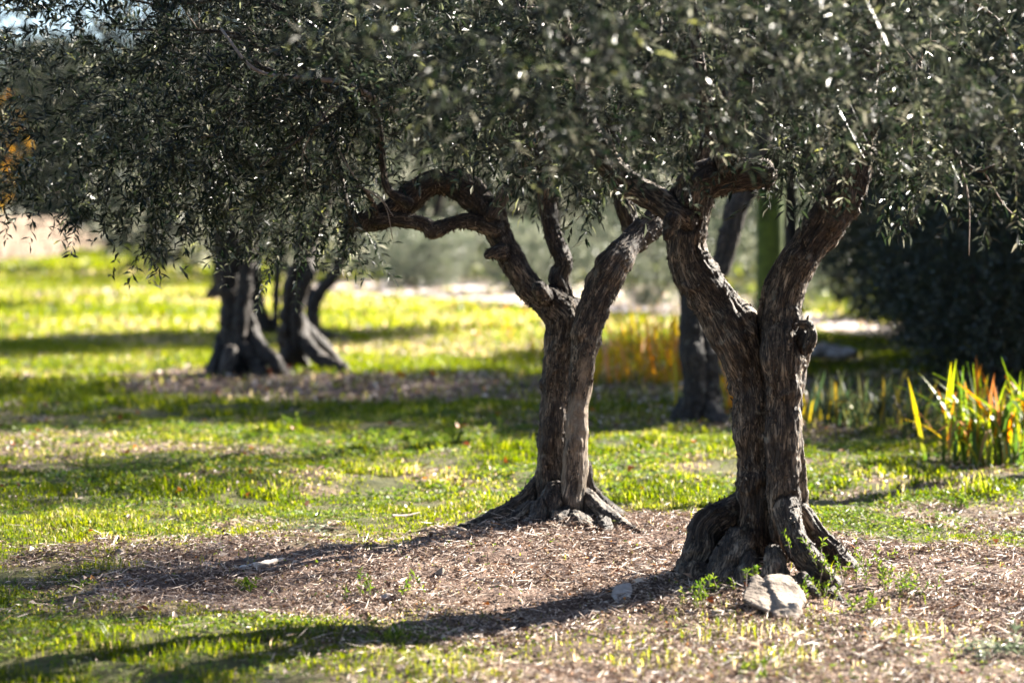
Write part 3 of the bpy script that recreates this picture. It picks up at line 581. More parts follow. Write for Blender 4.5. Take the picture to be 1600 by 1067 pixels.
# dark shrubs on the right
DRK = [[('stem', stem_mesh(1.6, .07, 120 + k, 5, .6), None), ('foliage', shrub_mesh(3800, (1.55, 1.45, 1.75), M_DARK, .075, .022, 130 + k, .36, 12, .26, 1.7), 'stuff')] for k in range(2)]
for i, (x, y, s, sz, lab) in enumerate([
    (5.1, 25.8, .95, .95, 'dark evergreen shrub just right of the nearest trunk'), (5.6, 23.0, 1.0, 1.1, 'tall dark evergreen shrub behind the right iris clump'), (7.4, 24.5, 1.1, 1.2, 'dark evergreen shrub at the right edge of the picture'),
    (9.6, 27, 1.2, 1.2, 'dark evergreen shrub beyond the right edge'), (7.6, 29.5, 1.3, 1.2, 'dark evergreen shrub behind the row on the right'), (4.45, 21.2, .85, .95, 'dark evergreen shrub directly behind the sunlit right iris clump'), (6.3, 19.6, .9, .9, 'dark evergreen shrub just outside the right edge'), (5.0, 29.6, .95, 1.0, 'dark shrub far back, just right of the green mossy trunk'), (6.4, 31.5, 1.1, 1.05, 'dark shrub far back behind the pale boulders')]):
    plant('dark_shrub', DRK[i % 2], x, y, lab, 'shrub', 'dark evergreen shrubs on the right', s, i * 2.7, sz)
# mossy trunk
t = thing('mossy_tree', (3.9, 36.5, 0), 'straight moss covered green trunk in the distance above the grey shrub', 'tree')
c = catmull([(3.92, 36.5, -.2), (3.9, 36.5, 1.2), (3.88, 36.5, 2.6), (3.9, 36.5, 4.2)], 6); V, F = tube(c, np.linspace(.24, .17, len(c)), 16)
z = np.zeros(len(V)); link('trunk', npmesh('trunk', V, F, M_MOSS, smooth=True), t)
p, dd = crown_points(900, (3.9, 36.5, 4.9), (1.8, 1.8, 1.2), None, .4, 1.2, 140); link('foliage', twigs(p, dd, 10, .3, .12, .045, mat=M_DARK), t, kind='stuff')
# yellow tree far left
t = plant('autumn_tree', [('trunk', stem_mesh(2.0, .14, 150, 3, .5), None), ('foliage', shrub_mesh(1500, (2.1, 1.9, 2.1), M_YELLOW, .2, .13, 151, .38, 9, .3, 2.9), 'stuff')], -20.6, 88, 'yellow and orange autumn tree above the stone wall at far left', 'tree', None, 1.35, .4)
#olive_far = plant('far_olive_tree', FARO[0], -12.2, 62, 'shaded far olive right of the stone wall', 'tree', 'far olives behind the clearing', .85, 2.2)

# olives shading the clearing; unseen ones added round the viewpoint hold back sky light
OFF = [('trunk', stem_mesh(1.9, .17, 160, 3, .55), None), ('foliage', shrub_mesh(3000, (1.9, 1.8, 1.45), M_OLIVE, .08, .022, 161, .40, 12, .26, 2.9, 1.4), 'stuff')]
OFF1 = [('trunk', stem_mesh(1.9, .10, 162, 1, .03), None), OFF[1]]
for i, (x, y, s, lab) in enumerate([(2.86, 25.0, 1.25, 'olive among the dark shrubs right of the nearest trunk, shading the middle of the clearing'), (6.6, 24.8, 1.2, 'olive at the right edge behind the dark shrubs'), (.62, 33, 1.15, 'olive standing hidden behind the middle trunk'),
    (-3.8, 3.2, 1.2, 'unseen olive added left of the viewpoint to block sky light'), (4.4, 2.5, 1.25, 'unseen olive added right of the viewpoint to block sky light'), (-1.5, -3.5, 1.3, 'unseen olive added behind the viewpoint to block sky light'), (2.5, -4.5, 1.3, 'second unseen olive added at the back to block sky light'), (-6.5, -1, 1.3, 'unseen olive added further left of the viewpoint to block sky light'), (8, -1.5, 1.3, 'unseen olive added further right of the viewpoint to block sky light')]):
    plant('olive_tree', OFF1 if i in (0, 2) else OFF, x, y, lab, 'tree', 'old olive trees in the grove', s, i * 1.1)
for i, (x, y, lab) in enumerate([(-12, -9, 'left'), (-4, -13, 'left of centre'), (4, -14, 'right of centre'), (12, -10, 'right')]):
    plant('evergreen_tree', FARD[i % 2], x, y, 'unseen dark evergreen added behind the viewpoint to block the sky, ' + lab, 'tree', 'unseen evergreens added behind the viewpoint', 1.2, i * 1.7)  # added out of view to cut low sky light

TALL = [('trunk', stem_mesh(4.0, .16, 170, 1, .12), None), ('foliage', shrub_mesh(1000, (1.15, 1.15, .95), M_OLIVE, .06, .015, 171, .38, 18, .26, 4.8, 1.6, fine=.4), 'stuff')]  # added tree out of view, crown shaped to darken the lower left lawn
plant('olive_tree', TALL, 4.75, 15.55, 'unseen taller olive added beyond the right edge to shade the lower left lawn', 'tree', 'old olive trees in the grove')
# ------------------------------------------------------------------ stone wall, far left
def stone_mesh(seed):
    rng = np.random.default_rng(seed); bm = bmesh.new(); bmesh.ops.create_cube(bm, size=1)
    bmesh.ops.bevel(bm, geom=bm.edges[:], offset=.14, segments=1, affect='EDGES')
    for v in bm.verts: v.co += Vector(rng.normal(0, .045, 3))
    me = bpy.data.meshes.new('stone'); bm.to_mesh(me); bm.free(); me.materials.append(M_WALL); return me
STN = [stone_mesh(k) for k in range(6)]
def stone_wall(p0, p1, ztop, label, sd):
    p0, p1 = np.array(p0, float), np.array(p1, float); L_ = np.linalg.norm(p1 - p0); mid = (p0 + p1) / 2; t = thing('stone_wall', (mid[0], mid[1], 0), label, 'wall')
    t.rotation_euler.z = math.atan2(p1[1] - p0[1], p1[0] - p0[0]); rng = random.Random(sd)
    bm = bmesh.new(); bmesh.ops.create_cube(bm, size=1, matrix=Matrix.Translation((0, .28, ztop * .45)) @ Matrix.Diagonal((L_ - .25, .42, ztop * .86, 1)))
    me = bpy.data.meshes.new('wall_core'); bm.to_mesh(me); bm.free(); me.materials.append(M_WALLG); link('wall_core', me, t, Vector((0, 0, 0)))
    z = -.02; row = 0
    while z < ztop - .08:
        h = rng.uniform(.2, .3); x = -L_ / 2 + rng.uniform(-.1, .1)
        while x < L_ / 2:
            w_ = rng.uniform(.3, .7); o = link('stone', STN[rng.randrange(6)], t, Vector((x + w_ / 2, .04 + rng.uniform(-.04, .04), z + h / 2)))
            o.scale = (w_ * .97, .34, h * .95); o.rotation_euler = (rng.uniform(-.05, .05), rng.uniform(-.08, .08), rng.uniform(-.08, .08)); x += w_
        z += h; row += 1
stone_wall((-16.3, 71), (-15.7, 84), 1.35, 'sunlit dry stone wall at the far left, its taller near section', 3)
stone_wall((-17.4, 94), (-16.9, 99.5), .85, 'lower stretch of dry stone wall right of the dark gap', 4)

# ------------------------------------------------------------------ rocks
def rock(name, pts, mat, label, voxel=.008, amp=.012, loc=None, group=None, fr=14):
    prt = []
    for blk in (pts if isinstance(pts[0], list) else [pts]):
        bm = bmesh.new()
        for q in blk: bm.verts.new(q)
        res = bmesh.ops.convex_hull(bm, input=bm.verts[:]); bmesh.ops.delete(bm, geom=[v for v in bm.verts if not v.link_faces], context='VERTS'); bmesh.ops.triangulate(bm, faces=bm.faces[:])
        bm.verts.ensure_lookup_table(); bm.verts.index_update(); prt.append((np.array([v.co[:] for v in bm.verts]), np.array([[v.index for v in f.verts] for f in bm.faces]))); bm.free()
    V, F = joinvf(prt)
    co, nr, fc = remesh(V, F, voxel, 1)
    dsp = (fbm(co * fr, 2) - .5) * amp * 2.5 + (ridged(co * fr * 2.1 + 7, 3) - .6) * amp * .8 + (fbm(co * 70, 3) - .5) * amp * .7
    co = co + nr * dsp[:, None]; cen = V.mean(0)
    me = npmesh(name, co - cen, fc, mat, smooth=True); return link(name, me, None, Vector(cen), None, label, 'rock', group)
def blk(*q): return [P(*a) + Vector((0, -.1, .03)) for a in q]
rk = [blk((1157, 928, 9.60), (1168, 914, 9.66), (1196, 908, 9.72), (1222, 916, 9.66), (1226, 950, 9.5), (1200, 962, 9.44), (1172, 950, 9.46), (1155, 940, 9.5), (1175, 965, 9.75), (1225, 965, 9.75)),
      blk((1192, 905, 9.70), (1210, 899, 9.74), (1229, 902, 9.72), (1234, 914, 9.68), (1252, 928, 9.62), (1256, 942, 9.54), (1246, 955, 9.46), (1214, 950, 9.46), (1200, 925, 9.58), (1250, 960, 9.72), (1210, 940, 9.8)),
      blk((1196, 950, 9.5), (1244, 945, 9.48), (1250, 962, 9.44), (1240, 978, 9.36), (1230, 994, 9.30), (1220, 990, 9.32), (1206, 968, 9.4), (1240, 990, 9.6), (1212, 985, 9.6)),
      blk((1166, 906, 9.68), (1180, 902, 9.70), (1188, 912, 9.68), (1170, 922, 9.62), (1180, 925, 9.75))]
rock('limestone_rock', rk, M_ROCK, 'large rough pale limestone rock leaning at the foot of the nearest olive', .005, .008, fr=9)
rk = [P(953, 930, 9.85), P(962, 914, 9.9), P(985, 909, 9.92), P(989, 922, 9.88), P(984, 942, 9.8), P(968, 944, 9.78), P(970, 935, 10.0), P(985, 940, 10.02)]
rock('white_stone', rk, M_ROCKW, 'small white angular stone lying in the shadow left of the nearest olive', .005, .006)
for i, (px, py, s, lab) in enumerate([(605, 942, 13, 'brown fist sized stone in the litter below the middle olive'), (184, 873, 9, 'tan stone at the upper left edge of the bare patch'), (1082, 968, 11, 'flat pale stone left of the big limestone rock'),
                                      (1125, 975, 13, 'pale chip of stone just left of the big limestone rock'), (1240, 855, 0, ''), (1080, 1058, 14, 'low stone half buried at the bottom edge of the picture'), (930, 818, 9, 'small round stone against the roots of the middle olive')]):
    if not s: continue
    x, y = GX(px, py); z = float(gh(np.array([x]), np.array([y]))[0]); r_ = s / FPX * y; rg = np.random.default_rng(i + 3)
    q = unit(rg.normal(size=(16, 3))) * r_ * np.array([1.1, .9, .6]) * rg.uniform(.8, 1.1, (16, 1)) + np.array([x, y, z + r_ * .3])
    rock('stone', q, M_ROCK if i % 2 else M_ROCKW, lab, .004, .004, group='loose stones in the litter')
# pale boulders beyond the fork
for i, (px, py, d, s, lab) in enumerate([(1285, 560, 25.5, .17, 'bluish white boulder behind the iris leaves right of the nearest trunk'), (1318, 565, 25.2, .14, 'smaller bluish boulder at the right of the shaded pair')]):
    c = P(px, py, d); rg = np.random.default_rng(i + 30); q = unit(rg.normal(size=(24, 3))) * s * np.array([1.5, 1, .55]) * rg.uniform(.85, 1.1, (24, 1)) + np.array([c.x, c.y, .12])
    rock('boulder', q, M_ROCKW, lab, .02, .01, group='pale boulders by the path')

# ------------------------------------------------------------------ iris clumps (every leaf a part)
def iris_leaf(seed, bend):
    rng = np.random.default_rng(seed); n = 9; t = np.linspace(0, 1, n); w_ = .019 * np.minimum(1, (1 - t) * 2.6 + .04) * (.8 + .3 * t)
    x = bend * t ** 2.2; z = t * (1 - .35 * abs(bend) * t); V = []
    if seed in (3, 5, 7): x = x + .35 * np.clip(t - .62, 0, 1); z = z - 1.5 * np.clip(t - .7, 0, 1) ** 1.2   # broken, hanging tips
    yy = rng.normal(0, .05) * t ** 2
    for k in range(n): V += [(x[k], yy[k] - w_[k], z[k]), (x[k] + .005, yy[k], z[k]), (x[k], yy[k] + w_[k], z[k])]
    F = [(3 * k + j, 3 * k + j + 1, 3 * k + j + 4, 3 * k + j + 3) for k in range(n - 1) for j in (0, 1)]
    return np.array(V), np.array(F), {'tint': np.full(3 * n, rng.uniform(0, 1)), 'along': np.repeat(t, 3)}
def leaf_set(mat):
    out = []
    for k, b_ in enumerate([.05, .15, .28, .42, .6, .1, .2, .85]):
        V, F, A = iris_leaf(k, b_); out.append(npmesh('leaf', V, F, mat, A, True))
    return out
LS = {'mix': leaf_set(M_IRIS), 'green': leaf_set(M_IRIS_SHADE), 'gold': leaf_set(M_IRISY)}  # the green set has shade in its leaf colour
def iris(px, py, n, h, r, style, label, group, seed, d=None):
    x, y = GX(px, py)
    if d: x, y = (px - 800) / FPX * d, d
    z = float(gh(np.array([x]), np.array([y]))[0]); t = thing('iris_clump', (x, y, z), label, 'plant', group); rng = random.Random(seed)
    for k in range(n):
        o = link('leaf', rng.choice(LS[style]), t, Vector((rng.gauss(0, r), rng.gauss(0, r * .7), -.02)))
        s = h * rng.uniform(.6, 1.15); o.scale = (s, s * 1.5 if h < .5 else s * 1.25, s); o.rotation_euler = (rng.gauss(0, .1), rng.gauss(.05, .1), rng.uniform(0, 6.28))
g1 = 'autumn iris clumps at the right edge'
iris(1512, 722, 44, .60, .09, 'mix', 'green and orange iris clump on the grass, its leftmost leaves arching', g1, 1)
iris(1555, 728, 48, .70, .10, 'mix', 'tallest green and orange iris clump, with one bright orange leaf standing up', g1, 2)
iris(1615, 720, 40, .62, .10, 'mix', 'iris clump cut by the right edge of the picture', g1, 3)
iris(1530, 690, 24, .58, .12, 'mix', 'iris clump standing behind the tallest one', g1, 6)
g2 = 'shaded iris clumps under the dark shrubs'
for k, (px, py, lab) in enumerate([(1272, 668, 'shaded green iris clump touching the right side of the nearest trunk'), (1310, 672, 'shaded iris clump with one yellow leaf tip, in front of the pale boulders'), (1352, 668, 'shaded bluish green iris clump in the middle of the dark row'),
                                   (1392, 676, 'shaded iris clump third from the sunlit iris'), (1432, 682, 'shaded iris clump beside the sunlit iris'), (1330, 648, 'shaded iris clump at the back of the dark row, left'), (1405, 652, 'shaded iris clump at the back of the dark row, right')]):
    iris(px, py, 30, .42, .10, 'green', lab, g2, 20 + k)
g3 = 'golden iris bed between the two trunks'
for k, (px, py, lab) in enumerate([(952, 596, 'golden iris clump against the right side of the middle trunk'), (985, 590, 'yellow iris clump with a white leaf, second in the golden bed'), (1020, 596, 'orange tipped iris clump in the middle of the golden bed'), (1055, 598, 'golden iris clump beside the shaded trunk'),
                                   (968, 570, 'orange iris clump at the back left of the golden bed'), (1010, 562, 'orange iris clump at the back of the golden bed'), (1048, 566, 'rust iris clump at the back right of the golden bed'), (1140, 640, 'iris leaves in the gap between the shaded and the nearest trunk')]):
    iris(px, py, 26, .62, .16, 'gold', lab, g3, 40 + k)
g4 = 'scattered irises on the clearing'
for k, (px, py, lab) in enumerate([(840, 556, 'dark green iris clump touching the left side of the middle trunk'), (800, 535, 'yellowing iris clump left of the middle trunk'), (760, 520, 'pale iris clump in the middle of the sunlit clearing'), (725, 500, 'straw coloured iris clump at the left of the clearing'), (815, 505, 'straw coloured iris clump at the back of the clearing')]):
    iris(px, py, 20, .4, .22, 'mix', lab, g4, 60 + k)

# ------------------------------------------------------------------ grass, weeds, litter
def scatter(n, d0, d1, rng, margin=1.25, extra=.6):
    y = np.sqrt(rng.uniform(d0 ** 2, d1 ** 2, n)); hw = 800 / FPX * y * margin + extra; x = rng.uniform(-1, 1, n) * hw; return x, y
def blades(n, d0, d1, h, w_, seed, droop=.5, dens=lambda x, y, l: 1 - .985 * l):
    rng = np.random.default_rng(seed); x, y = scatter(n, d0, d1, rng); l = litter(x, y)
    cl = _n2(x, y, 3.5, 5.5)
    k = rng.uniform(size=n) < dens(x, y, l) * sstep(.36, .54, cl) ; x, y, l, cl = x[k], y[k], l[k], cl[k]; n = len(x)
    z = gh(x, y); tall = .55 + .9 * sstep(.42, .7, _n2(x, y, 1.3, 9.)) ; H = h * rng.uniform(.35, 1.3, n) * tall * (.7 + .9 * sstep(.5, .75, cl)); W_ = w_ * rng.uniform(.6, 1.4, n)
    a = rng.uniform(0, 2 * math.pi, n); ln = rng.uniform(.2, 1.6, n) * droop
    dx, dy = np.cos(a), np.sin(a); sx, sy = -dy, dx
    b0 = np.stack([x - sx * W_ * .5, y - sy * W_ * .5, z - .004], -1); b1 = np.stack([x + sx * W_ * .5, y + sy * W_ * .5, z - .004], -1)
    m_ = np.stack([x + dx * H * ln * .35, y + dy * H * ln * .35, z + H * .62], -1); wv = np.stack([sx * W_ * .45, sy * W_ * .45, np.zeros(n)], -1)
    tp = np.stack([x + dx * H * (ln * 1.2 + .1), y + dy * H * (ln * 1.2 + .1), z + H * (1.05 - ln * .35)], -1)
    V = np.stack([b0, b1, m_ + wv, m_ - wv, tp], 1).reshape(-1, 3); q = np.arange(n) * 5
    F = np.vstack([np.stack([q, q + 1, q + 2], -1), np.stack([q, q + 2, q + 3], -1), np.stack([q + 3, q + 2, q + 4], -1)])
    dry = sstep(.45, .75, _n2(x, y, 1.1, 33.)) * .30 + l * .5
    t = np.clip(rng.beta(2.0, 2.6, n) * .72 + dry * rng.uniform(.3, 1, n) + (rng.uniform(size=n) < .05) * .4, 0, 1)
    return V, F, np.repeat(t, 5)
def simple_blades(n, d0, d1, h, w_, seed, droop=.7, margin=1.3):
    rng = np.random.default_rng(seed); x, y = scatter(n, d0, d1, rng, margin); l = litter(x, y); cl = _n2(x, y, 1.5, 5.5)
    k = rng.uniform(size=n) < (1 - .92 * l) * sstep(.25, .5, cl); x, y, l = x[k], y[k], l[k]; n = len(x)
    z = gh(x, y); H = h * rng.uniform(.4, 1.4, n); W_ = w_ * rng.uniform(.6, 1.4, n); a = rng.uniform(0, 2 * math.pi, n); ln = rng.uniform(0, 1, n) * droop
    dx, dy = np.cos(a), np.sin(a)
    V = np.stack([np.stack([x + dy * W_ * .5, y - dx * W_ * .5, z], -1), np.stack([x - dy * W_ * .5, y + dx * W_ * .5, z], -1), np.stack([x + dx * H * ln, y + dy * H * ln, z + H], -1)], 1).reshape(-1, 3)
    F = (np.arange(n * 3)).reshape(-1, 3); dry = sstep(.45, .75, _n2(x, y, .4, 33.)) * .35 + l * .4
    dry = dry + .2 * bump_at(x, y, (-.5, 37), 3.6, 9, 1.) + .06 * sstep(26, 40, y); t = np.clip(rng.beta(2.2, 2.4, n) * .74 + dry * rng.uniform(.2, 1, n), 0, 1); return V, F, np.repeat(t, 3)
def grassobj(name, gens, mat, label, cat):
    parts = gens; V, F = joinvf([(v, f) for v, f, t in parts]); t = np.concatenate([t for v, f, t in parts])
    link(name, npmesh(name, V, F, mat, {'tint': t}), None, Vector((0, 0, 0)), 'stuff', label, cat)
grassobj('grass', [blades(230000, 7.6, 13.2, .034, .0045, 1), blades(150000, 13.2, 19, .045, .008, 2), simple_blades(190000, 19, 32, .06, .018, 3), simple_blades(150000, 32, 60, .09, .05, 4), simple_blades(70000, 60, 110, .14, .12, 5)],
         M_GRASS, 'short yellow green grass covering the grove floor', 'grass')
def broad(n, d0, d1, s, seed, power=1.0):
    """small round clover and weed leaves held near flat"""
    rng = np.random.default_rng(seed); x, y = scatter(n, d0, d1, rng); l = litter(x, y); cl = _n2(x, y, 2.3, 71.)
    k = rng.uniform(size=n) < (1 - .96 * l) * sstep(.42, .58, cl); x, y = x[k], y[k]; n = len(x); z = gh(x, y) + rng.uniform(.008, .035, n)
    S = s * rng.uniform(.5, 1.3, n)[:, None]; nv = unit(np.stack([rng.normal(0, .6, n), rng.normal(0, .6, n), np.ones(n)], -1)); a = unit(np.cross(nv, rng.normal(size=(n, 3)))); b_ = np.cross(nv, a); c = np.stack([x, y, z], -1)
    V = np.stack([c - a * S * .9, c + b_ * S * .5 + a * S * .2, c + a * S, c - b_ * S * .5 + a * S * .2], 1).reshape(-1, 3); q = np.arange(n) * 4
    F = np.vstack([np.stack([q, q + 1, q + 2], -1), np.stack([q, q + 2, q + 3], -1)]); return V, F, np.repeat(rng.uniform(0, 1, n), 4)
grassobj('clover', [broad(110000, 7.6, 13.5, .011, 11), broad(90000, 13.5, 20, .017, 12), broad(50000, 20, 34, .03, 13)], M_WEED, 'low clover and round leaved weeds among the grass', 'ground cover')
def chips(n, d0, d1, ll, lw, seed, thr=lambda l: l, lift=.022, tilt=.42):
    rng = np.random.default_rng(seed); x, y = scatter(n, d0, d1, rng); l = litter(x, y); k = rng.uniform(size=n) < thr(l) * (.25 + 1.1 * sstep(.36, .58, _n2(x, y, 3.1, 44.))); x, y, l = x[k], y[k], l[k]; n = len(x)
    z = gh(x, y) + rng.uniform(.002, lift, n); c = np.stack([x, y, z], -1); a = rng.uniform(0, 2 * math.pi, n)
    dr = unit(np.stack([np.cos(a), np.sin(a), rng.normal(0, tilt, n)], -1)); wv = unit(np.cross(dr, np.stack([rng.normal(0, .45, n), rng.normal(0, .45, n), np.ones(n)], -1))); nv = np.cross(wv, dr)
    nv *= np.where(nv[:, 2:] < 0, -1, 1); Ln = (ll * rng.uniform(.4, 1.4, n))[:, None]; Wn = (lw * rng.uniform(.5, 1.4, n))[:, None]
    V = np.stack([c - dr * Ln * .5, c + wv * Wn * .5 + nv * Wn * .5, c + dr * Ln * .5 + nv * Ln * .08, c - wv * Wn * .5 + nv * Wn * .5], 1).reshape(-1, 3); q = np.arange(n) * 4
    F = np.vstack([np.stack([q, q + 1, q + 2], -1), np.stack([q, q + 2, q + 3], -1)]); t = np.clip(rng.beta(1.2, 1.3, n) , 0, .955); t[rng.uniform(size=n) < .006] = 1.
    return V, F, np.repeat(t, 4)
grassobj('leaf_litter', [chips(170000, 7.6, 13.2, .026, .0065, 21, lambda l: .03 + l ** 1.3), chips(50000, 7.6, 13.2, .085, .0032, 28, lambda l: .05 + l, .035, .25), chips(60000, 7.6, 13.2, .02, .012, 29, lambda l: .03 + l ** 1.3), chips(40000, 13.2, 19, .05, .014, 22, lambda l: .03 + l), chips(40000, 19, 34, .07, .03, 23, lambda l: .05 + l), chips(14000, 34, 62, .14, .07, 24, lambda l: .03 + l)],
         M_LITTER, 'dry brown olive leaves and bark chips covering the bare soil', 'leaf litter')
grassobj('fallen_leaves', [chips(320, 7.6, 13.5, .045, .03, 25, lambda l: .25 + 0 * l, .03, .3), chips(900, 13.5, 22, .05, .05, 26, lambda l: .3 + 0 * l, .04, .3), chips(700, 22, 46, .09, .09, 27, lambda l: .3 + 0 * l, .05)], M_AUTUMN, 'scattered rust and orange fallen leaves on the grass', 'fallen leaves')
grassobj('large_dry_leaves', [chips(2600, 7.6, 13.5, .045, .022, 61, lambda l: .05 + l, .03, .4)], M_LITTER, 'larger curled dry leaves lying on the olive litter', 'leaf litter')
rng = np.random.default_rng(62); x, y = scatter(5200, 7.6, 14, rng); l = litter(x, y); k = rng.uniform(size=len(x)) < l * sstep(.45, .6, _n2(x, y, 2.1, 90.)) + .05; x, y = x[k], y[k]
r = np.exp(rng.normal(-4.6, .45, len(x))); oc = np.array([(1, 0, 0), (0, 1, 0), (-1, 0, 0), (0, -1, 0), (0, 0, 1), (0, 0, -1)], float); of = np.array([(0, 1, 4), (1, 2, 4), (2, 3, 4), (3, 0, 4), (1, 0, 5), (2, 1, 5), (3, 2, 5), (0, 3, 5)])
V = np.stack([x, y, gh(x, y)], -1)[:, None] + oc[None] * r[:, None, None] * rng.uniform(.55, 1.3, (len(x), 6, 1)) * np.array([1, 1, .7]); F = (of[None] + (np.arange(len(x)) * 6)[:, None, None]).reshape(-1, 3)
link('pebbles', npmesh('pebbles', V.reshape(-1, 3), F, M_ROCK), None, Vector((0, 0, 0)), 'stuff', 'small pebbles and clods of soil in the litter', 'pebbles')
# dead twigs in the litter
rng = np.random.default_rng(55); x, y = scatter(1500, 7.8, 13, rng); l = litter(x, y); k = rng.uniform(size=len(x)) < l; x, y = x[k], y[k]; prt = []
for a_, b_ in zip(x, y):
    an = rng.uniform(0, 3.14); ln = rng.uniform(.04, .2); z = float(gh(np.array([a_]), np.array([b_]))[0]) + .012
    c = np.array([(a_, b_, z), (a_ + math.cos(an) * ln * .5, b_ + math.sin(an) * ln * .5, z + rng.uniform(0, .02)), (a_ + math.cos(an + .3) * ln, b_ + math.sin(an + .3) * ln, z)])
    prt.append(tube(c, np.array([.003, .0025, .001]) * rng.uniform(.6, 1.4), 4, False))
V, F = joinvf(prt); link('dead_twigs', npmesh('dead_twigs', V, F, M_TWIG), None, Vector((0, 0, 0)), 'stuff', 'thin dead twigs strewn through the leaf litter', 'twigs')

# ------------------------------------------------------------------ small single things
def stick(name, pts, r, mat, label, group=None):
    c = []
    for (px, py, lift) in pts:
        x, y = GX(px, py); c.append((x, y, float(gh(np.array([x]), np.array([y]))[0]) + lift))
    c = catmull(c, 5); V, F = tube(c, np.linspace(r, r * .5, len(c)) * (1 + .2 * np.sin(np.arange(len(c)) * 1.9)), 8); cen = c.mean(0); z = np.zeros(len(V))
    link(name, npmesh(name, V - cen, F, mat, {'bark_co': V, 'pale': z, 'groove': z}, True), None, Vector(cen), None, label, 'stick', group)
stick('wood_piece', [(375, 893, .02), (400, 889, .022), (425, 884, .02), (440, 880, .015)], .016, M_WOOD, 'short grey weathered wood piece lying in the shadow of the middle trunk')
stick('fallen_stick', [(965, 788, .02), (990, 796, .02), (1018, 806, .015)], .006, M_BARKD, 'dark straight stick right of the roots of the middle olive', 'fallen sticks')
stick('fallen_stick', [(612, 812, .02), (635, 806, .03), (655, 802, .03)], .006, M_TWIG, 'short stick on the litter left of the middle olive', 'fallen sticks')
stick('fallen_stick', [(135, 889, .012), (165, 887, .014), (190, 884, .012)], .006, M_WOOD, 'pale straight stick at the left of the bare patch', 'fallen sticks')
stick('fallen_stick', [(1222, 1032, .01), (1245, 1010, .02), (1270, 992, .01)], .005, M_WOOD, 'pale thin stick in front of the big limestone rock', 'fallen sticks')
stick('fallen_stick', [(1350, 1035, .015), (1370, 1026, .015), (1390, 1020, .012)], .007, M_WOOD, 'pale stick right of the limestone rock near the bottom edge', 'fallen sticks')
def sprig(name, px, py, n, h, mat, label, cat, group, seed, ll=.03, lw=.011, K=16, sp=.04, d=None, z=None):
    x, y = GX(px, py)
    if d: x, y = (px - 800) / FPX * d, d
    z = float(gh(np.array([x]), np.array([y]))[0]) if z is None else z; rg = np.random.default_rng(seed); t = thing(name, (x, y, z), label, cat, group)
    p = np.stack([rg.normal(0, sp, n), rg.normal(0, sp, n), np.zeros(n)], -1) ; dd = np.stack([rg.normal(0, .35, n), rg.normal(0, .35, n), np.ones(n)], -1)
    link('foliage', twigs(p, dd, K, h, ll, lw, mat=mat, rng=rg, spread=.6, stem=False), t, Vector((0, 0, 0)))
    prt = [tube(np.array([p[k] - np.array([0, 0, .03]), p[k] + unit(dd[k]) * h * .5, p[k] + unit(dd[k]) * h - np.array([0, 0, h * .2])]), np.array([.003, .002, .0012]), 5, False) for k in range(n)]
    V, F = joinvf(prt); link('stem', npmesh('stem', V, F, M_TWIG), t, Vector((0, 0, 0)), 'stuff')
g5 = 'young olive suckers round the nearest trunk'
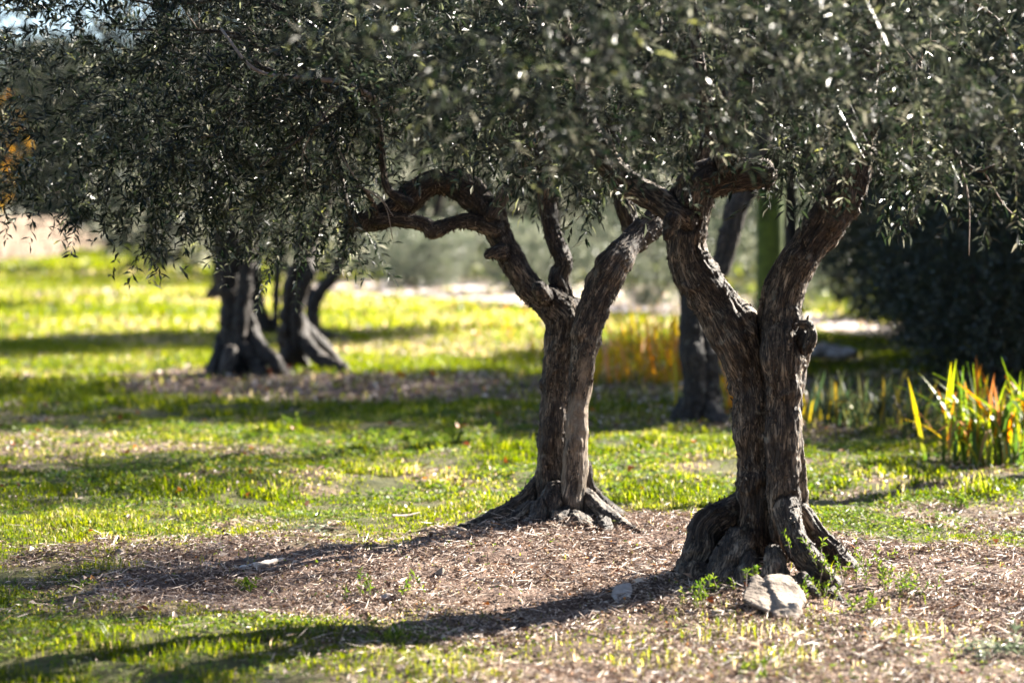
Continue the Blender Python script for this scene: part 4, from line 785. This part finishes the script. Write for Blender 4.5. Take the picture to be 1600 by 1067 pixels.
for k, (px, py, n, h, d, zy, lab) in enumerate([
    (1095, 962, 9, .11, None, None, 'leafy olive sucker left of the big limestone rock'), (1120, 950, 7, .10, None, None, 'smaller sucker squeezed between the rock and the root mound'),
    (1270, 952, 10, .09, None, None, 'dark green sucker just right of the limestone rock'), (1255, 0, 5, .08, 9.95, 860, 'sprout on the root above the limestone rock'), (1300, 0, 8, .09, 9.85, 900, 'sprout growing over the right hand root'),
    (1345, 905, 8, .12, None, None, 'thin sucker on the soil right of the last root'), (1385, 935, 9, .12, None, None, 'sucker in the litter right of the roots'), (1420, 945, 10, .10, None, None, 'rightmost leafy sucker on the bare soil'),
    (1362, 960, 7, .07, None, None, 'low sucker below the right hand roots'), (1190, 0, 3, .05, 9.7, 900, 'tiny sprout on top of the limestone rock')]):
    z = P(px, zy, d).z if d else None
    sprig('olive_sucker', px, py if not d else 900, n, h, M_WEED, lab, 'plant', g5, 200 + k, .026, .010, 12, .045, d, z)
g6 = 'taller weeds on the sunlit grass'
for k, (px, py, n, h, lab) in enumerate([(715, 690, 6, .16, 'bright weed with upright stem, left of the middle trunk at the shade edge'), (782, 684, 5, .15, 'tall yellow green weed closest to the middle trunk'), (640, 688, 6, .12, 'bushy weed at the left end of the shade edge'), (600, 690, 5, .12, 'small weed farthest from the middle trunk'),
                                         (130, 735, 9, .14, 'tuft of long thin grass at the left'), (450, 668, 6, .12, 'weed clump between the left group and the middle olive'), (620, 1010, 12, .08, 'bright leafy weed in the trunk shadow near the bottom'), (1180, 1062, 6, .05, 'small weed at the bottom edge'),
                                         (560, 940, 4, .12, 'thin weed standing in the litter'), (650, 935, 4, .12, 'second thin weed in the litter nearer the middle'), (1500, 790, 8, .08, 'pale weed below the right iris clump'), (380, 915, 6, .06, 'weed beside the grey wood piece')]):
    sprig('weed', px, py, n, h, M_WEED, lab, 'plant', g6, 300 + k, .03 if py > 700 else .045, .012 if py > 700 else .018, 12, .04)
# pruned silver sprigs lying on the ground
def cutsprig(px, py, n, label, seed):
    x, y = GX(px, py); z = float(gh(np.array([x]), np.array([y]))[0]); rg = np.random.default_rng(seed); t = thing('cut_sprig', (x, y, z), label, 'branch', 'pruned olive sprigs on the ground')
    p = np.stack([rg.normal(0, .05, n), rg.normal(0, .06, n), rg.uniform(.01, .05, n)], -1); dd = np.stack([rg.normal(0, 1, n), rg.normal(0, 1, n), rg.normal(.05, .15, n)], -1)
    link('foliage', twigs(p, dd, 12, .16, .05, .011, mat=M_GREY, rng=rg, spread=.7), t, Vector((0, 0, 0)))
    c = np.array([(-.1, 0, .015), (0, .02, .03), (.12, .0, .02)]); V, F = tube(c, np.array([.006, .005, .003]), 6); link('stem', npmesh('stem', V, F, M_TWIG), t, Vector((0, 0, 0)))
cutsprig(1560, 1018, 16, 'heap of silvery pruned olive leaves at the bottom right corner', 401)
cutsprig(490, 832, 7, 'small silvery pruned sprig at the upper left of the litter', 402)
